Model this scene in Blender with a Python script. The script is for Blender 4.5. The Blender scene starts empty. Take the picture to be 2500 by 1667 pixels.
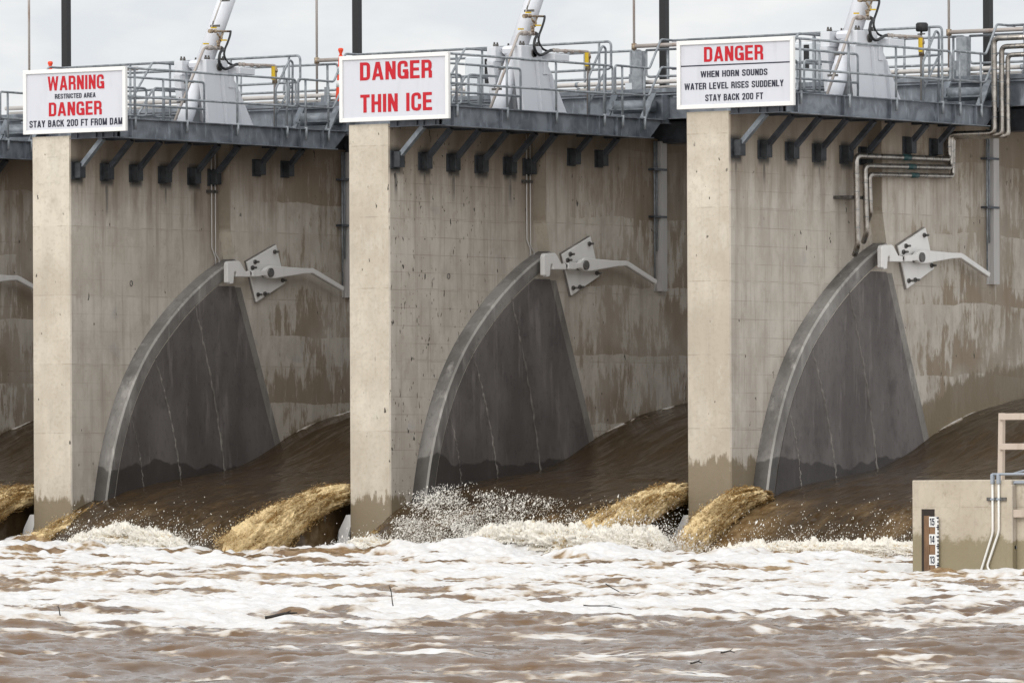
import bpy, bmesh, math, random
import numpy as np
from mathutils import Vector, Matrix

random.seed(7)
sc = bpy.context.scene
COL = sc.collection
S, T = 7.762, 0.9678          # pier spacing, pier thickness
XB = T + 0.30                 # plane of the raised rear wall of a pier
FI = math.radians(35.0)
CAM = (80.9546, -110.1948, 1.70)
PI = math.pi

# ------------------------------------------------------------------ noise
_rng = np.random.default_rng(11)
_perm = np.concatenate([_rng.permutation(256)] * 3).astype(np.int64)
_grad = _rng.normal(size=(256, 3)); _grad /= np.linalg.norm(_grad, axis=1)[:, None]

def noise3(x, y, z):
    x, y, z = np.broadcast_arrays(np.asarray(x, float), np.asarray(y, float), np.asarray(z, float))
    xi, yi, zi = np.floor(x).astype(np.int64), np.floor(y).astype(np.int64), np.floor(z).astype(np.int64)
    xf, yf, zf = x - xi, y - yi, z - zi
    xi &= 255; yi &= 255; zi &= 255
    f = lambda t: t * t * t * (t * (t * 6 - 15) + 10)
    u, v, w = f(xf), f(yf), f(zf)
    out = 0
    for dx in (0, 1):
        for dy in (0, 1):
            for dz in (0, 1):
                h = _perm[_perm[_perm[xi + dx] + yi + dy] + zi + dz] & 255
                g = _grad[h]
                d = g[..., 0] * (xf - dx) + g[..., 1] * (yf - dy) + g[..., 2] * (zf - dz)
                out = out + d * (u if dx else 1 - u) * (v if dy else 1 - v) * (w if dz else 1 - w)
    return out * 1.5

def fbm(x, y, z, o=4, gain=0.5, ridged=False):
    a, s, f = 1.0, 0.0, 1.0
    for i in range(o):
        n = noise3(x * f + 17.3 * i, y * f + 5.1 * i, z * f + 9.7 * i)
        s = s + a * ((1 - 2 * np.abs(n)) if ridged else n)
        a *= gain; f *= 2.03
    return s

def sstep(a, b, t):
    t = np.clip((t - a) / (b - a), 0, 1)
    return t * t * (3 - 2 * t)

# ------------------------------------------------------------------ objects
def tag(o, label=None, cat=None, group=None, kind=None):
    if label: o['label'] = label
    if cat: o['category'] = cat
    if group: o['group'] = group
    if kind: o['kind'] = kind
    return o

def empty(name, loc, label, cat, group=None):
    o = bpy.data.objects.new(name, None); COL.objects.link(o)
    o.location = loc; o.empty_display_size = 0.2
    return tag(o, label, cat, group)

def base_of(o):
    v = Vector((0, 0, 0))
    while o is not None:
        v += o.location; o = o.parent
    return v

class MB:
    """collects shapes in world coordinates and links them as one mesh object"""
    def __init__(s): s.bm = bmesh.new()
    def face(s, vs):
        try: return s.bm.faces.new(vs)
        except ValueError: return None
    def box(s, x0, x1, y0, y1, z0, z1):
        v = [s.bm.verts.new((x, y, z)) for x in (x0, x1) for y in (y0, y1) for z in (z0, z1)]
        for q in ((0, 1, 3, 2), (4, 6, 7, 5), (0, 4, 5, 1), (2, 3, 7, 6), (0, 2, 6, 4), (1, 5, 7, 3)):
            s.face([v[i] for i in q])
        return s
    def prism(s, pts, axis, a, b):
        """outline extruded along an axis: 'x' (pts=y,z) 'y' (pts=x,z) 'z' (pts=x,y)"""
        def mk(p, t):
            return {'x': (t, p[0], p[1]), 'y': (p[0], t, p[1]), 'z': (p[0], p[1], t)}[axis]
        A = [s.bm.verts.new(mk(p, a)) for p in pts]; B = [s.bm.verts.new(mk(p, b)) for p in pts]
        s.face(A[::-1]); s.face(B)
        n = len(pts)
        for i in range(n): s.face([A[i], A[(i + 1) % n], B[(i + 1) % n], B[i]])
        return s
    def tube(s, path, r, seg=10, caps=True, bend=0.0, nb=5):
        P = [Vector(p) for p in path]
        if bend > 0 and len(P) > 2:
            Q = [P[0]]
            for i in range(1, len(P) - 1):
                a, b, c = P[i - 1], P[i], P[i + 1]
                ra = min(bend, (a - b).length * .49, (c - b).length * .49)
                p0 = b + (a - b).normalized() * ra; p2 = b + (c - b).normalized() * ra
                for k in range(nb + 1):
                    t = k / nb
                    Q.append(p0 * (1 - t) ** 2 + b * 2 * t * (1 - t) + p2 * t * t)
            Q.append(P[-1]); P = Q
        R = r if isinstance(r, (list, tuple)) else [r] * len(P)
        if len(R) != len(P): R = [R[0]] * len(P)
        t0 = (P[1] - P[0]).normalized()
        up = Vector((0, 0, 1)) if abs(t0.z) < .9 else Vector((1, 0, 0))
        n = (up - t0 * up.dot(t0)).normalized()
        rings = []
        for i, p in enumerate(P):
            t = (P[min(i + 1, len(P) - 1)] - P[max(i - 1, 0)])
            if t.length < 1e-9: t = t0.copy()
            t.normalize()
            n = (n - t * n.dot(t)).normalized(); b = t.cross(n)
            rings.append([s.bm.verts.new(p + n * math.cos(2 * PI * k / seg) * R[i] + b * math.sin(2 * PI * k / seg) * R[i]) for k in range(seg)])
        for A, B in zip(rings, rings[1:]):
            for k in range(seg):
                f = s.face([A[k], A[(k + 1) % seg], B[(k + 1) % seg], B[k]])
                if f: f.smooth = True
        if caps:
            s.face(rings[0][::-1]); s.face(rings[-1])
        return s
    def cyl(s, p, q, r, seg=16): return s.tube([p, q], r, seg)
    def bar(s, p, q, w, h, up=(0, 0, 1)):
        p, q = Vector(p), Vector(q); t = (q - p).normalized(); up = Vector(up)
        a = t.cross(up).normalized() * (w / 2); b = a.cross(t).normalized() * (h / 2)
        A = [s.bm.verts.new(p + sa * a + sb * b) for sa, sb in ((-1, -1), (1, -1), (1, 1), (-1, 1))]
        B = [s.bm.verts.new(q + sa * a + sb * b) for sa, sb in ((-1, -1), (1, -1), (1, 1), (-1, 1))]
        s.face(A[::-1]); s.face(B)
        for i in range(4): s.face([A[i], A[(i + 1) % 4], B[(i + 1) % 4], B[i]])
        return s
    def build(s, name, mat, parent=None, bevel=0.0, label=None):
        bm = s.bm
        bmesh.ops.recalc_face_normals(bm, faces=bm.faces[:])
        if bevel > 0:
            es = [e for e in bm.edges if len(e.link_faces) == 2 and e.calc_face_angle(0) > .6]
            bmesh.ops.bevel(bm, geom=es, offset=bevel, segments=1, profile=.7, affect='EDGES', clamp_overlap=True)
        off = base_of(parent) if parent else Vector((0, 0, 0))
        if off.length: bmesh.ops.translate(bm, vec=-off, verts=bm.verts[:])
        me = bpy.data.meshes.new(name); bm.to_mesh(me); bm.free()
        me.materials.append(mat)
        o = bpy.data.objects.new(name, me); COL.objects.link(o)
        if parent: o.parent = parent
        if label: o['label'] = label
        return o

def copy_tree(o, parent=None):
    c = o.copy(); COL.objects.link(c)
    if parent: c.parent = parent
    for ch in list(o.children): copy_tree(ch, c)
    return c

def grid_mesh(name, P, mat, attrs=None, smooth=True, wrap=False):
    """P: (n,m,3) array -> one mesh"""
    n, m = P.shape[:2]
    idx = np.arange(n * m).reshape(n, m)
    if wrap: idx = np.concatenate([idx, idx[:, :1]], 1)
    q = np.stack([idx[:-1, :-1], idx[:-1, 1:], idx[1:, 1:], idx[1:, :-1]], -1).reshape(-1, 4)
    me = bpy.data.meshes.new(name)
    me.vertices.add(n * m); me.vertices.foreach_set('co', P.reshape(-1).astype(np.float32))
    me.loops.add(q.size); me.loops.foreach_set('vertex_index', q.reshape(-1).astype(np.int32))
    me.polygons.add(len(q)); me.polygons.foreach_set('loop_start', np.arange(0, q.size, 4, dtype=np.int32))
    me.polygons.foreach_set('use_smooth', np.full(len(q), smooth))
    for k, v in (attrs or {}).items():
        a = me.attributes.new(k, 'FLOAT', 'POINT'); a.data.foreach_set('value', v.reshape(-1).astype(np.float32))
    me.update(); me.validate()
    me.materials.append(mat)
    o = bpy.data.objects.new(name, me); COL.objects.link(o)
    return o

# ------------------------------------------------------------------ materials
class NT:
    def __init__(s, name):
        s.m = bpy.data.materials.new(name); s.m.use_nodes = True
        s.t = s.m.node_tree; s.t.nodes.clear()
        s.out = s.n('ShaderNodeOutputMaterial')
    def n(s, ty, **kw):
        nd = s.t.nodes.new(ty)
        for k, v in kw.items(): setattr(nd, k, v)
        return nd
    def l(s, a, b): s.t.links.new(a, b)
    def inp(s, sock, v):
        if hasattr(v, 'is_linked') or isinstance(v, bpy.types.NodeSocket): s.l(v, sock)
        else:
            try: sock.default_value = v
            except Exception: sock.default_value = (v, v, v)
    def math(s, op, a, b=0.0, c=0.0, clamp=False):
        nd = s.n('ShaderNodeMath', operation=op); nd.use_clamp = clamp
        s.inp(nd.inputs[0], a); s.inp(nd.inputs[1], b); s.inp(nd.inputs[2], c)
        return nd.outputs[0]
    def mul(s, a, b): return s.math('MULTIPLY', a, b)
    def add(s, a, b): return s.math('ADD', a, b)
    def ramp(s, v, a, b, inv=False):
        nd = s.n('ShaderNodeMapRange', interpolation_type='SMOOTHSTEP')
        s.inp(nd.inputs[0], v); nd.inputs[1].default_value = a; nd.inputs[2].default_value = b
        nd.inputs[3].default_value = 1.0 if inv else 0.0; nd.inputs[4].default_value = 0.0 if inv else 1.0
        return nd.outputs[0]
    def mix(s, f, a, b, blend='MIX'):
        nd = s.n('ShaderNodeMix', data_type='RGBA', blend_type=blend)
        s.inp(nd.inputs[0], f)
        for sk, v in ((nd.inputs[6], a), (nd.inputs[7], b)):
            if isinstance(v, bpy.types.NodeSocket): s.l(v, sk)
            else: sk.default_value = (*v, 1) if len(v) == 3 else v
        return nd.outputs[2]
    def pos(s): 
        if not hasattr(s, '_p'):
            g = s.n('ShaderNodeNewGeometry'); s._p = g.outputs['Position']; s._nrm = g.outputs['True Normal']
            sp = s.n('ShaderNodeSeparateXYZ'); s.l(s._p, sp.inputs[0]); s.px, s.py, s.pz = sp.outputs
        return s._p
    def scaled(s, sx, sy, sz, off=0.0):
        s.pos()
        m = s.n('ShaderNodeVectorMath', operation='MULTIPLY'); s.l(s._p, m.inputs[0]); m.inputs[1].default_value = (sx, sy, sz)
        a = s.n('ShaderNodeVectorMath', operation='ADD'); s.l(m.outputs[0], a.inputs[0]); a.inputs[1].default_value = (off, off * .7, off * 1.3)
        return a.outputs[0]
    def noise(s, vec, scale=1.0, detail=4.0, rough=0.55, dist=0.0):
        nd = s.n('ShaderNodeTexNoise'); s.l(vec, nd.inputs['Vector'])
        nd.inputs['Scale'].default_value = scale; nd.inputs['Detail'].default_value = detail
        nd.inputs['Roughness'].default_value = rough; nd.inputs['Distortion'].default_value = dist
        return nd.outputs['Fac']
    def bsdf(s, col, rough=0.6, metal=0.0, ior=1.45, spec=None, bump=None, bs=0.3, bd=0.02):
        b = s.n('ShaderNodeBsdfPrincipled')
        if isinstance(col, bpy.types.NodeSocket): s.l(col, b.inputs['Base Color'])
        else: b.inputs['Base Color'].default_value = (*col, 1)
        s.inp(b.inputs['Roughness'], rough); s.inp(b.inputs['Metallic'], metal); b.inputs['IOR'].default_value = ior
        if spec is not None: b.inputs['Specular IOR Level'].default_value = spec
        if bump is not None:
            bp = s.n('ShaderNodeBump'); bp.inputs['Strength'].default_value = bs; bp.inputs['Distance'].default_value = bd
            s.l(bump, bp.inputs['Height']); s.l(bp.outputs[0], b.inputs['Normal'])
        return b.outputs[0]
    def done(s, sh): s.l(sh, s.out.inputs['Surface']); return s.m

def mat_concrete(name, tint=(1, 1, 1), kind='pier'):
    k = NT(name); k.pos()
    c = lambda r, g, b: (r * tint[0], g * tint[1], b * tint[2])
    nrm = k.n('ShaderNodeSeparateXYZ'); k.l(k._nrm, nrm.inputs[0])
    side = k.math('ABSOLUTE', nrm.outputs[0])                       # 1 on the long walls, 0 on the noses
    big = k.noise(k.scaled(.5, .5, .42, 3), 1.0, 5, .6)
    med = k.noise(k.scaled(1.6, 1.6, .9, 31), 1.6, 6, .62)
    fine = k.noise(k.scaled(9, 9, 9, 5), 1.6, 5, .6)
    streak = k.noise(k.scaled(4.5, 4.5, .32, 8), 1.0, 5, .6)
    fstreak = k.noise(k.scaled(17, 17, .7, 2), 1.0, 4, .6)
    col = k.mix(k.ramp(big, .36, .66), c(.43, .375, .298), c(.59, .535, .442))
    col = k.mix(k.mul(k.ramp(med, .48, .72), .6), col, c(.40, .35, .28))
    col = k.mix(k.mul(k.ramp(fine, .46, .74), .42), col, c(.33, .28, .215))
    col = k.mix(k.mul(side, .72), col, k.mix(k.ramp(med, .38, .66), c(.40, .362, .318), c(.545, .505, .452)))
    # lifts of the pour: each about 1.36 m has a slightly different tone
    lift = k.math('FLOOR', k.math('DIVIDE', k.add(k.pz, .42), 1.36))
    wn = k.n('ShaderNodeTexWhiteNoise', noise_dimensions='2D')
    cb = k.n('ShaderNodeCombineXYZ'); k.l(lift, cb.inputs[0]); k.l(k.math('FLOOR', k.math('DIVIDE', k.add(k.px, 1.0), S)), cb.inputs[1])
    k.l(cb.outputs[0], wn.inputs['Vector'])
    col = k.mix(k.mul(wn.outputs['Value'], .28), col, c(.36, .31, .24))
    fr = k.math('FRACT', k.math('DIVIDE', k.add(k.pz, .42), 1.36))
    line = k.math('MAXIMUM', k.ramp(fr, .0, .012, True), k.ramp(fr, .988, 1.0))
    col = k.mix(k.mul(k.mul(line, k.ramp(med, .42, .6)), .5), col, c(.20, .165, .12))
    # vertical rain streaks
    col = k.mix(k.mul(k.ramp(streak, .46, .74), k.add(k.mul(side, .38), .16)), col, c(.29, .25, .208))
    col = k.mix(k.mul(k.ramp(fstreak, .56, .78), k.add(k.mul(side, .34), .20)), col, c(.235, .20, .16))
    # pale lime bloom
    col = k.mix(k.mul(k.ramp(k.noise(k.scaled(2.4, 2.4, 1.1, 77), 1.0, 6, .65), .58, .72), .40), col, c(.58, .54, .47))
    # cool grey smudges
    col = k.mix(k.mul(k.mul(k.ramp(k.noise(k.scaled(1.3, 1.3, 1.5, 55), 1.0, 5, .6), .60, .74), side), .45), col, c(.33, .315, .30))
    if kind == 'pier':
        # brown algae scraped off in patches, upstream half of the long walls
        lo = k.noise(k.scaled(.55, .55, .55, 13), 1.3, 2, .5)
        st = k.noise(k.scaled(6.5, 6.5, 1.5, 21), 1.0, 7, .70)
        ups = k.ramp(k.py, 4.9, 8.2)
        ez = k.add(k.pz, k.mul(k.add(k.noise(k.scaled(.8, .8, .05, 91), 1.0, 4, .6), -.5), .26))
        ez = k.add(ez, k.mul(k.math('FLOOR', k.math('DIVIDE', k.add(k.px, 1.0), S)), .47))
        fz = k.math('FRACT', k.math('DIVIDE', k.add(ez, 10.9 - 6.55), 1.36))
        f = k.add(k.add(k.add(k.mul(st, .66), k.mul(lo, .46)), k.mul(ups, .10)), k.mul(k.add(k.mul(fz, -1.0), .45), .115))
        brown = k.mul(k.mul(k.ramp(f, .605, .680), k.ramp(k.py, 4.8, 6.4)), side)
        patch_ = k.add(.58, k.mul(.42, k.ramp(k.noise(k.scaled(.55, .55, .5, 111), 1.0, 2), .42, .58)))
        col = k.mix(k.mul(k.mul(brown, patch_), .78), col, c(.205, .150, .092))
        # soft brown run-off under the steel platform
        topz = k.ramp(k.add(k.pz, k.mul(streak, 2.4)), 7.4, 9.1)
        col = k.mix(k.mul(k.mul(topz, side), .72), col, c(.175, .128, .084))
        # brown stain on the wall before the step, step face darkened too
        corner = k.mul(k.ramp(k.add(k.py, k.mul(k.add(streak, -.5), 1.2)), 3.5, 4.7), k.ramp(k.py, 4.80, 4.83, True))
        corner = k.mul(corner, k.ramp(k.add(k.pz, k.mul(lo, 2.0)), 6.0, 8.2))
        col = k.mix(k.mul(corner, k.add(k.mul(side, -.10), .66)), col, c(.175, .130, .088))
        # dark smudge and drip at every bracket foot
        yy = k.math('FRACT', k.math('DIVIDE', k.add(k.py, -.20 + .47), .953))
        dy = k.math('ABSOLUTE', k.add(yy, -.5))
        wob = k.mul(k.add(fstreak, -.5), .20)
        blot = k.mul(k.ramp(k.add(dy, wob), .15, .27, True), k.mul(k.ramp(k.pz, 7.13, 7.28), k.ramp(k.pz, 7.64, 7.76, True)))
        run = k.mul(k.ramp(k.add(dy, k.mul(wob, .9)), .01, .075, True), k.mul(k.ramp(k.add(k.pz, k.mul(lo, 2.2)), 7.85, 8.35), k.ramp(k.pz, 7.3, 7.35, True)))
        dark = k.mul(k.mul(k.math('MAXIMUM', blot, k.mul(run, .8)), side), k.ramp(k.py, 4.72, 4.8, True))
        col = k.mix(k.mul(dark, .85), col, c(.030, .030, .030))
        # thin form lines on the forward wall
        for co, per, wd in ((k.pz, .340, .030), (k.py, .478, .018)):
            f1 = k.math('FRACT', k.math('DIVIDE', k.add(co, .11), per))
            ln = k.ramp(k.math('ABSOLUTE', k.add(f1, -.5)), .5 - wd, .5)
            ln = k.mul(k.mul(ln, k.ramp(k.py, 3.6, 4.8, True)), k.mul(side, k.add(k.mul(k.ramp(k.noise(k.scaled(1.1, 1.1, 1.1, 40), 1.0, 4), .36, .66), .75), .08)))
            col = k.mix(k.mul(k.mul(ln, k.add(.35, k.mul(.65, k.ramp(k.px, -1.5, -.5)))), .75), col, c(.135, .105, .075))
        # small dark pits and splashes
        mot = k.noise(k.scaled(3.2, 3.2, 2.4, 87), 1.0, 6, .72)
        col = k.mix(k.mul(k.ramp(mot, .54, .72), k.mul(side, .42)), col, c(.27, .225, .175))
        fleck = k.noise(k.scaled(16, 16, 6.5, 33), 1.0, 1, .5)
        fm = k.mul(k.mul(k.ramp(fleck, .70, .73), side), k.mul(k.ramp(k.py, 2.9, 3.6, True), k.mul(k.ramp(k.px, .5, .8), k.ramp(k.px, 2.2, 2.5, True))))
        col = k.mix(k.mul(fm, .9), col, c(.05, .042, .033))
        pit = k.noise(k.scaled(9, 9, 4.2, 9), 1.0, 2, .5)
        col = k.mix(k.mul(k.ramp(pit, .715, .745), k.ramp(lo, .44, .54)), col, c(.06, .05, .04))
        rust = k.noise(k.scaled(2.2, 2.2, 1.0, 63), 1.0, 5, .7)
        col = k.mix(k.mul(k.mul(k.ramp(rust, .56, .74), k.ramp(k.pz, 5.6, 7.8)), k.mul(side, .55)), col, c(.175, .115, .065))
        # wet, stained foot
        bay = k.ramp(k.px, S - 1, S - .8)
        h = k.add(k.mul(bay, .72), k.mul(k.ramp(k.py, 2.0, 9.5), 1.75))
        zz = k.math('SUBTRACT', k.add(k.pz, k.add(k.mul(k.add(fstreak, -.5), .42), k.mul(k.add(k.noise(k.scaled(4, 4, 2.2, 71), 1.0, 5, .7), -.5), .75))), k.add(h, k.mul(k.add(big, -.5), .45)))
        wet = k.ramp(zz, .95, 1.07, True)
    else:
        zz = k.add(k.pz, k.add(k.mul(k.add(med, -.5), .75), k.mul(k.add(fine, -.5), .35)))
        wet = k.ramp(zz, .38, .52, True)
        col = k.mix(k.mul(k.ramp(k.noise(k.scaled(5, 5, 3.5, 87), 1.0, 6, .74), .56, .70), .5), col, c(.24, .20, .14))
    col = k.mix(k.mul(wet, .86), col, c(.165, .125, .072) if kind == 'pier' else c(.21, .175, .10))
    rough = k.math('SUBTRACT', .88, k.mul(wet, .42))
    b = k.add(k.mul(fine, .7), k.mul(med, .6))
    return k.done(k.bsdf(col, rough, bump=b, bs=.35, bd=.02))

def mat_liner(name, dark, light, wet=True):
    k = NT(name); k.pos()
    big = k.noise(k.scaled(.7, .7, .35, 6), 1.4, 4, .55)
    st = k.noise(k.scaled(3.2, 3.2, .5, 4), 1.4, 5, .6)
    fi = k.noise(k.scaled(10, 10, 5, 4), 1.4, 5, .65)
    col = k.mix(k.ramp(big, .34, .68), dark, light)
    pat = k.noise(k.scaled(1.5, 1.5, 1.1, 66), 1.0, 6, .68)
    col = k.mix(k.mul(k.ramp(pat, .52, .70), .55), col, tuple(x * .62 for x in dark))
    col = k.mix(k.mul(k.ramp(st, .54, .74), .60), col, tuple(x * 1.6 for x in light))
    col = k.mix(k.mul(k.ramp(fi, .52, .74), .42), col, tuple(x * .42 for x in dark))
    w = 0.0
    if wet:
        edge = k.add(k.pz, k.mul(k.add(k.noise(k.scaled(.9, .9, .4, 19), 1.0, 3), -.5), .9))
        w = k.ramp(edge, 1.66, 1.70, True)
        col = k.mix(k.mul(w, .72), col, tuple(x * .34 for x in dark))
    return k.done(k.bsdf(col, k.math('SUBTRACT', .72, k.mul(w, .30)) if wet else .75, bump=fi, bs=.35, bd=.015))

def mat_steel(name, a, b, metal=.55, rough=.5, sc_=2.5, streak=.6):
    k = NT(name); k.pos()
    n1 = k.noise(k.scaled(1, 1, 1, 4), sc_, 5, .6, .6)
    n2 = k.noise(k.scaled(6, 6, 1.2, 4), 1.6, 4, .6)
    col = k.mix(k.ramp(n1, .33, .68), a, b)
    col = k.mix(k.mul(k.ramp(n2, .55, .78), streak), col, tuple(min(.8, x * 1.7) for x in b))
    return k.done(k.bsdf(col, k.add(rough, k.mul(k.add(n1, -.5), .35)), metal, bump=n2, bs=.06, bd=.01))

def mat_paint(name, c, rough=.4, dirt=.25, metal=0.0, dirtcol=None):
    k = NT(name); k.pos()
    n1 = k.noise(k.scaled(3, 3, .8, 3), 1.5, 5, .62)
    n2 = k.noise(k.scaled(14, 14, 14, 3), 1.5, 3, .6)
    col = k.mix(k.mul(k.ramp(n1, .48, .76), dirt), c, dirtcol or tuple(x * .62 for x in c))
    return k.done(k.bsdf(col, k.add(rough, k.mul(n2, .15)), metal))

M = {}
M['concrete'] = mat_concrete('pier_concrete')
M['concrete_block'] = mat_concrete('block_concrete', (.98, .97, .95), 'block')
M['liner'] = mat_liner('side_liner', (.088, .076, .071), (.146, .130, .122))
M['rim'] = mat_liner('rim_band', (.115, .106, .096), (.255, .24, .222))
M['rim_pale'] = mat_liner('rim_pale', (.20, .188, .17), (.37, .35, .32), False)
M['joint'] = mat_liner('joint_strip', (.15, .135, .12), (.25, .23, .205), False)
M['crust'] = mat_liner('weld_crust', (.11, .096, .086), (.235, .212, .186), False)
M['girder'] = mat_steel('girder_steel', (.10, .112, .128), (.215, .235, .26), .3, .5, 2.2, .75)
M['girder_dark'] = mat_steel('dark_steel', (.035, .038, .045), (.075, .082, .095), .3, .5, 3.0, .2)
M['bracket'] = mat_steel('bracket_steel', (.022, .024, .026), (.055, .059, .064), .3, .6, 4.0, .3)
M['strut'] = mat_steel('strut_steel', (.12, .135, .15), (.21, .23, .25), .35, .5, 4.0, .4)
M['galv'] = mat_steel('galvanised_tube', (.185, .20, .215), (.31, .33, .345), .35, .58, 6.0, .6)
M['channel'] = mat_paint('grey_channel', (.44, .42, .40), .5, .3)
M['pale_pipe'] = mat_paint('pale_pipe', (.50, .47, .44), .45, .45)
M['rust_pipe'] = mat_paint('weathered_pipe', (.38, .34, .31), .5, .75, .2, (.22, .12, .075))
M['cladding'] = mat_steel('aluminium_cladding', (.24, .215, .19), (.42, .39, .35), .95, .30, 5.0, .2)
M['white'] = mat_paint('white_paint', (.64, .65, .68), .35, .2)
M['white_dull'] = mat_paint('white_paint_dull', (.60, .61, .63), .5, .2)
M['latch'] = mat_paint('grey_white_paint', (.70, .68, .65), .5, .28)
M['sign_frame'] = mat_paint('sign_frame_white', (.70, .69, .67), .55, .12)
M['sign_panel'] = mat_paint('sign_panel_grey', (.53, .535, .57), .5, .22)
M['red'] = mat_paint('red_vinyl', (.43, .003, .012), .6, .10)
M['navy'] = mat_paint('navy_vinyl', (.010, .011, .026), .4, .05)
M['black'] = mat_paint('black_paint', (.012, .012, .013), .42, .3)
M['rubber'] = mat_paint('black_rubber', (.010, .010, .011), .30, .1)
M['yellow'] = mat_paint('yellow_handle', (.70, .46, .02), .4, .2)
M['brass'] = mat_steel('rusty_fitting', (.16, .10, .06), (.42, .34, .24), .4, .5, 14.0, .5)
M['orange'] = mat_paint('orange_plastic', (.75, .06, .015), .45, .2)
M['reflect'] = mat_paint('white_band', (.70, .69, .67), .45, .3)
M['wood_new'] = mat_paint('pale_timber', (.48, .40, .33), .7, .55, 0, (.30, .23, .17))
M['wood_gauge'] = mat_paint('brown_timber', (.22, .125, .065), .6, .7, 0, (.06, .032, .018))
M['slot'] = mat_paint('slot_dark', (.022, .014, .010), .6, .4)
M['gauge_white'] = mat_paint('enamel_white', (.72, .72, .71), .35, .2)
M['pvc'] = mat_paint('white_pvc', (.72, .70, .66), .45, .25)
M['grey_pvc'] = mat_paint('grey_pvc', (.30, .33, .37), .5, .25)
M['teal'] = mat_paint('teal_label', (.010, .045, .045), .4, .5, 0, (.06, .22, .21))
M['cabinet'] = mat_paint('pale_cabinet', (.62, .65, .67), .4, .2)
M['bolt'] = mat_steel('bolt_steel', (.07, .065, .06), (.15, .14, .13), .5, .45, 20.0, .3)
M['twig'] = mat_paint('wet_bark', (.022, .016, .012), .5, .4)

def mat_water(name, base, bumpscale, streaky=False, rough=.12, bs=.35, bd=.05):
    """muddy water; the 'foam' attribute (built with the waves) turns it to froth"""
    k = NT(name); k.pos()
    at = lambda n: (lambda a: a.outputs['Fac'])(k.n('ShaderNodeAttribute', attribute_name=n))
    foam, churn_glow = at('foam'), at('churn_glow')
    fine = k.noise(k.scaled(1, 1, 1, 2), bumpscale, 5, .62, .4)
    if streaky:
        s1 = k.noise(k.scaled(5.5, 1.0, 2.0, 3), 2.2, 6, .66, .8)
        s2 = k.noise(k.scaled(16, 2.4, 5, 9), 2.2, 4, .6)
        h = k.add(k.mul(s1, .8), k.mul(s2, .35))
        col = k.mix(k.ramp(s1, .35, .72), tuple(x * .72 for x in base), tuple(x * 1.25 for x in base))
    else:
        h = fine
        col = k.mix(k.ramp(k.noise(k.scaled(.5, .5, .5, 7), 1.0, 4), .35, .65), tuple(x * .85 for x in base), tuple(x * 1.15 for x in base))
    col = k.mix(churn_glow, col, k.mix(k.ramp(fine, .38, .66), (.20, .118, .050), (.40, .275, .145)))
    sh_w = k.bsdf(col, k.add(rough, k.mul(churn_glow, .25)), 0.0, 1.333, bump=h, bs=bs, bd=bd)
    fn = k.noise(k.scaled(1, 1, 1.5, 12), 7.0, 6, .68)
    edge = k.ramp(k.add(foam, k.mul(k.add(fn, -.5), .42)), .40, .56)
    fcol = k.mix(k.ramp(foam, .38, .72), (.40, .305, .20), (.66, .655, .65))
    fcol = k.mix(k.mul(k.ramp(fn, .40, .62, True), .38), fcol, (.52, .47, .405))
    sh_f = k.bsdf(fcol, .75, 0.0, 1.33, spec=.25, bump=fn, bs=.45, bd=.04)
    mx = k.n('ShaderNodeMixShader'); k.l(edge, mx.inputs[0]); k.l(sh_w, mx.inputs[1]); k.l(sh_f, mx.inputs[2])
    return k.done(mx.outputs[0])

M['river'] = mat_water('river_water', (.122, .068, .031), 5.5, False, .09, .34, .03)
M['sheet'] = mat_water('spill_water', (.047, .0295, .0145), 5.0, True, .09, .04, .03)

def mat_froth(name, a, b, c):
    k = NT(name); k.pos()
    at = k.n('ShaderNodeAttribute', attribute_name='foam').outputs['Fac']
    n = k.noise(k.scaled(1, 1, 1, 3), 6.5, 6, .68, .5)
    v = k.add(k.mul(at, .80), k.mul(n, .28))
    col = k.mix(k.ramp(v, .18, .46), a, b)
    col = k.mix(k.ramp(v, .46, .80), col, c)
    return k.done(k.bsdf(col, .34, 0.0, 1.33, bump=n, bs=.8, bd=.05))
M['gold'] = mat_froth('golden_froth', (.050, .024, .006), (.32, .175, .042), (.68, .52, .28))
M['cream'] = mat_froth('cream_froth', (.36, .25, .125), (.62, .515, .36), (.74, .70, .62))
M['drop'] = mat_paint('water_drops', (.80, .77, .71), .4, .1)
M['drop_tan'] = mat_paint('tan_drops', (.42, .28, .115), .4, .3)

# ------------------------------------------------------------------ labels by bay
SIGN = {-2: 'at the far left edge', -1: 'by the WARNING sign', 0: 'by the THIN ICE sign', 1: 'by the HORN SOUNDS sign'}

def repeat(root, bays, fmt, group, first=0):
    """copies of a finished thing for the other bays, each with its own label"""
    out = {}
    for b in bays:
        o = root if b == first else copy_tree(root)
        o.location.x = root.location.x + (b - first) * S if o is not root else root.location.x
        o['label'] = fmt.format(SIGN[b]); o['group'] = group
        out[b] = o
    return out

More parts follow.
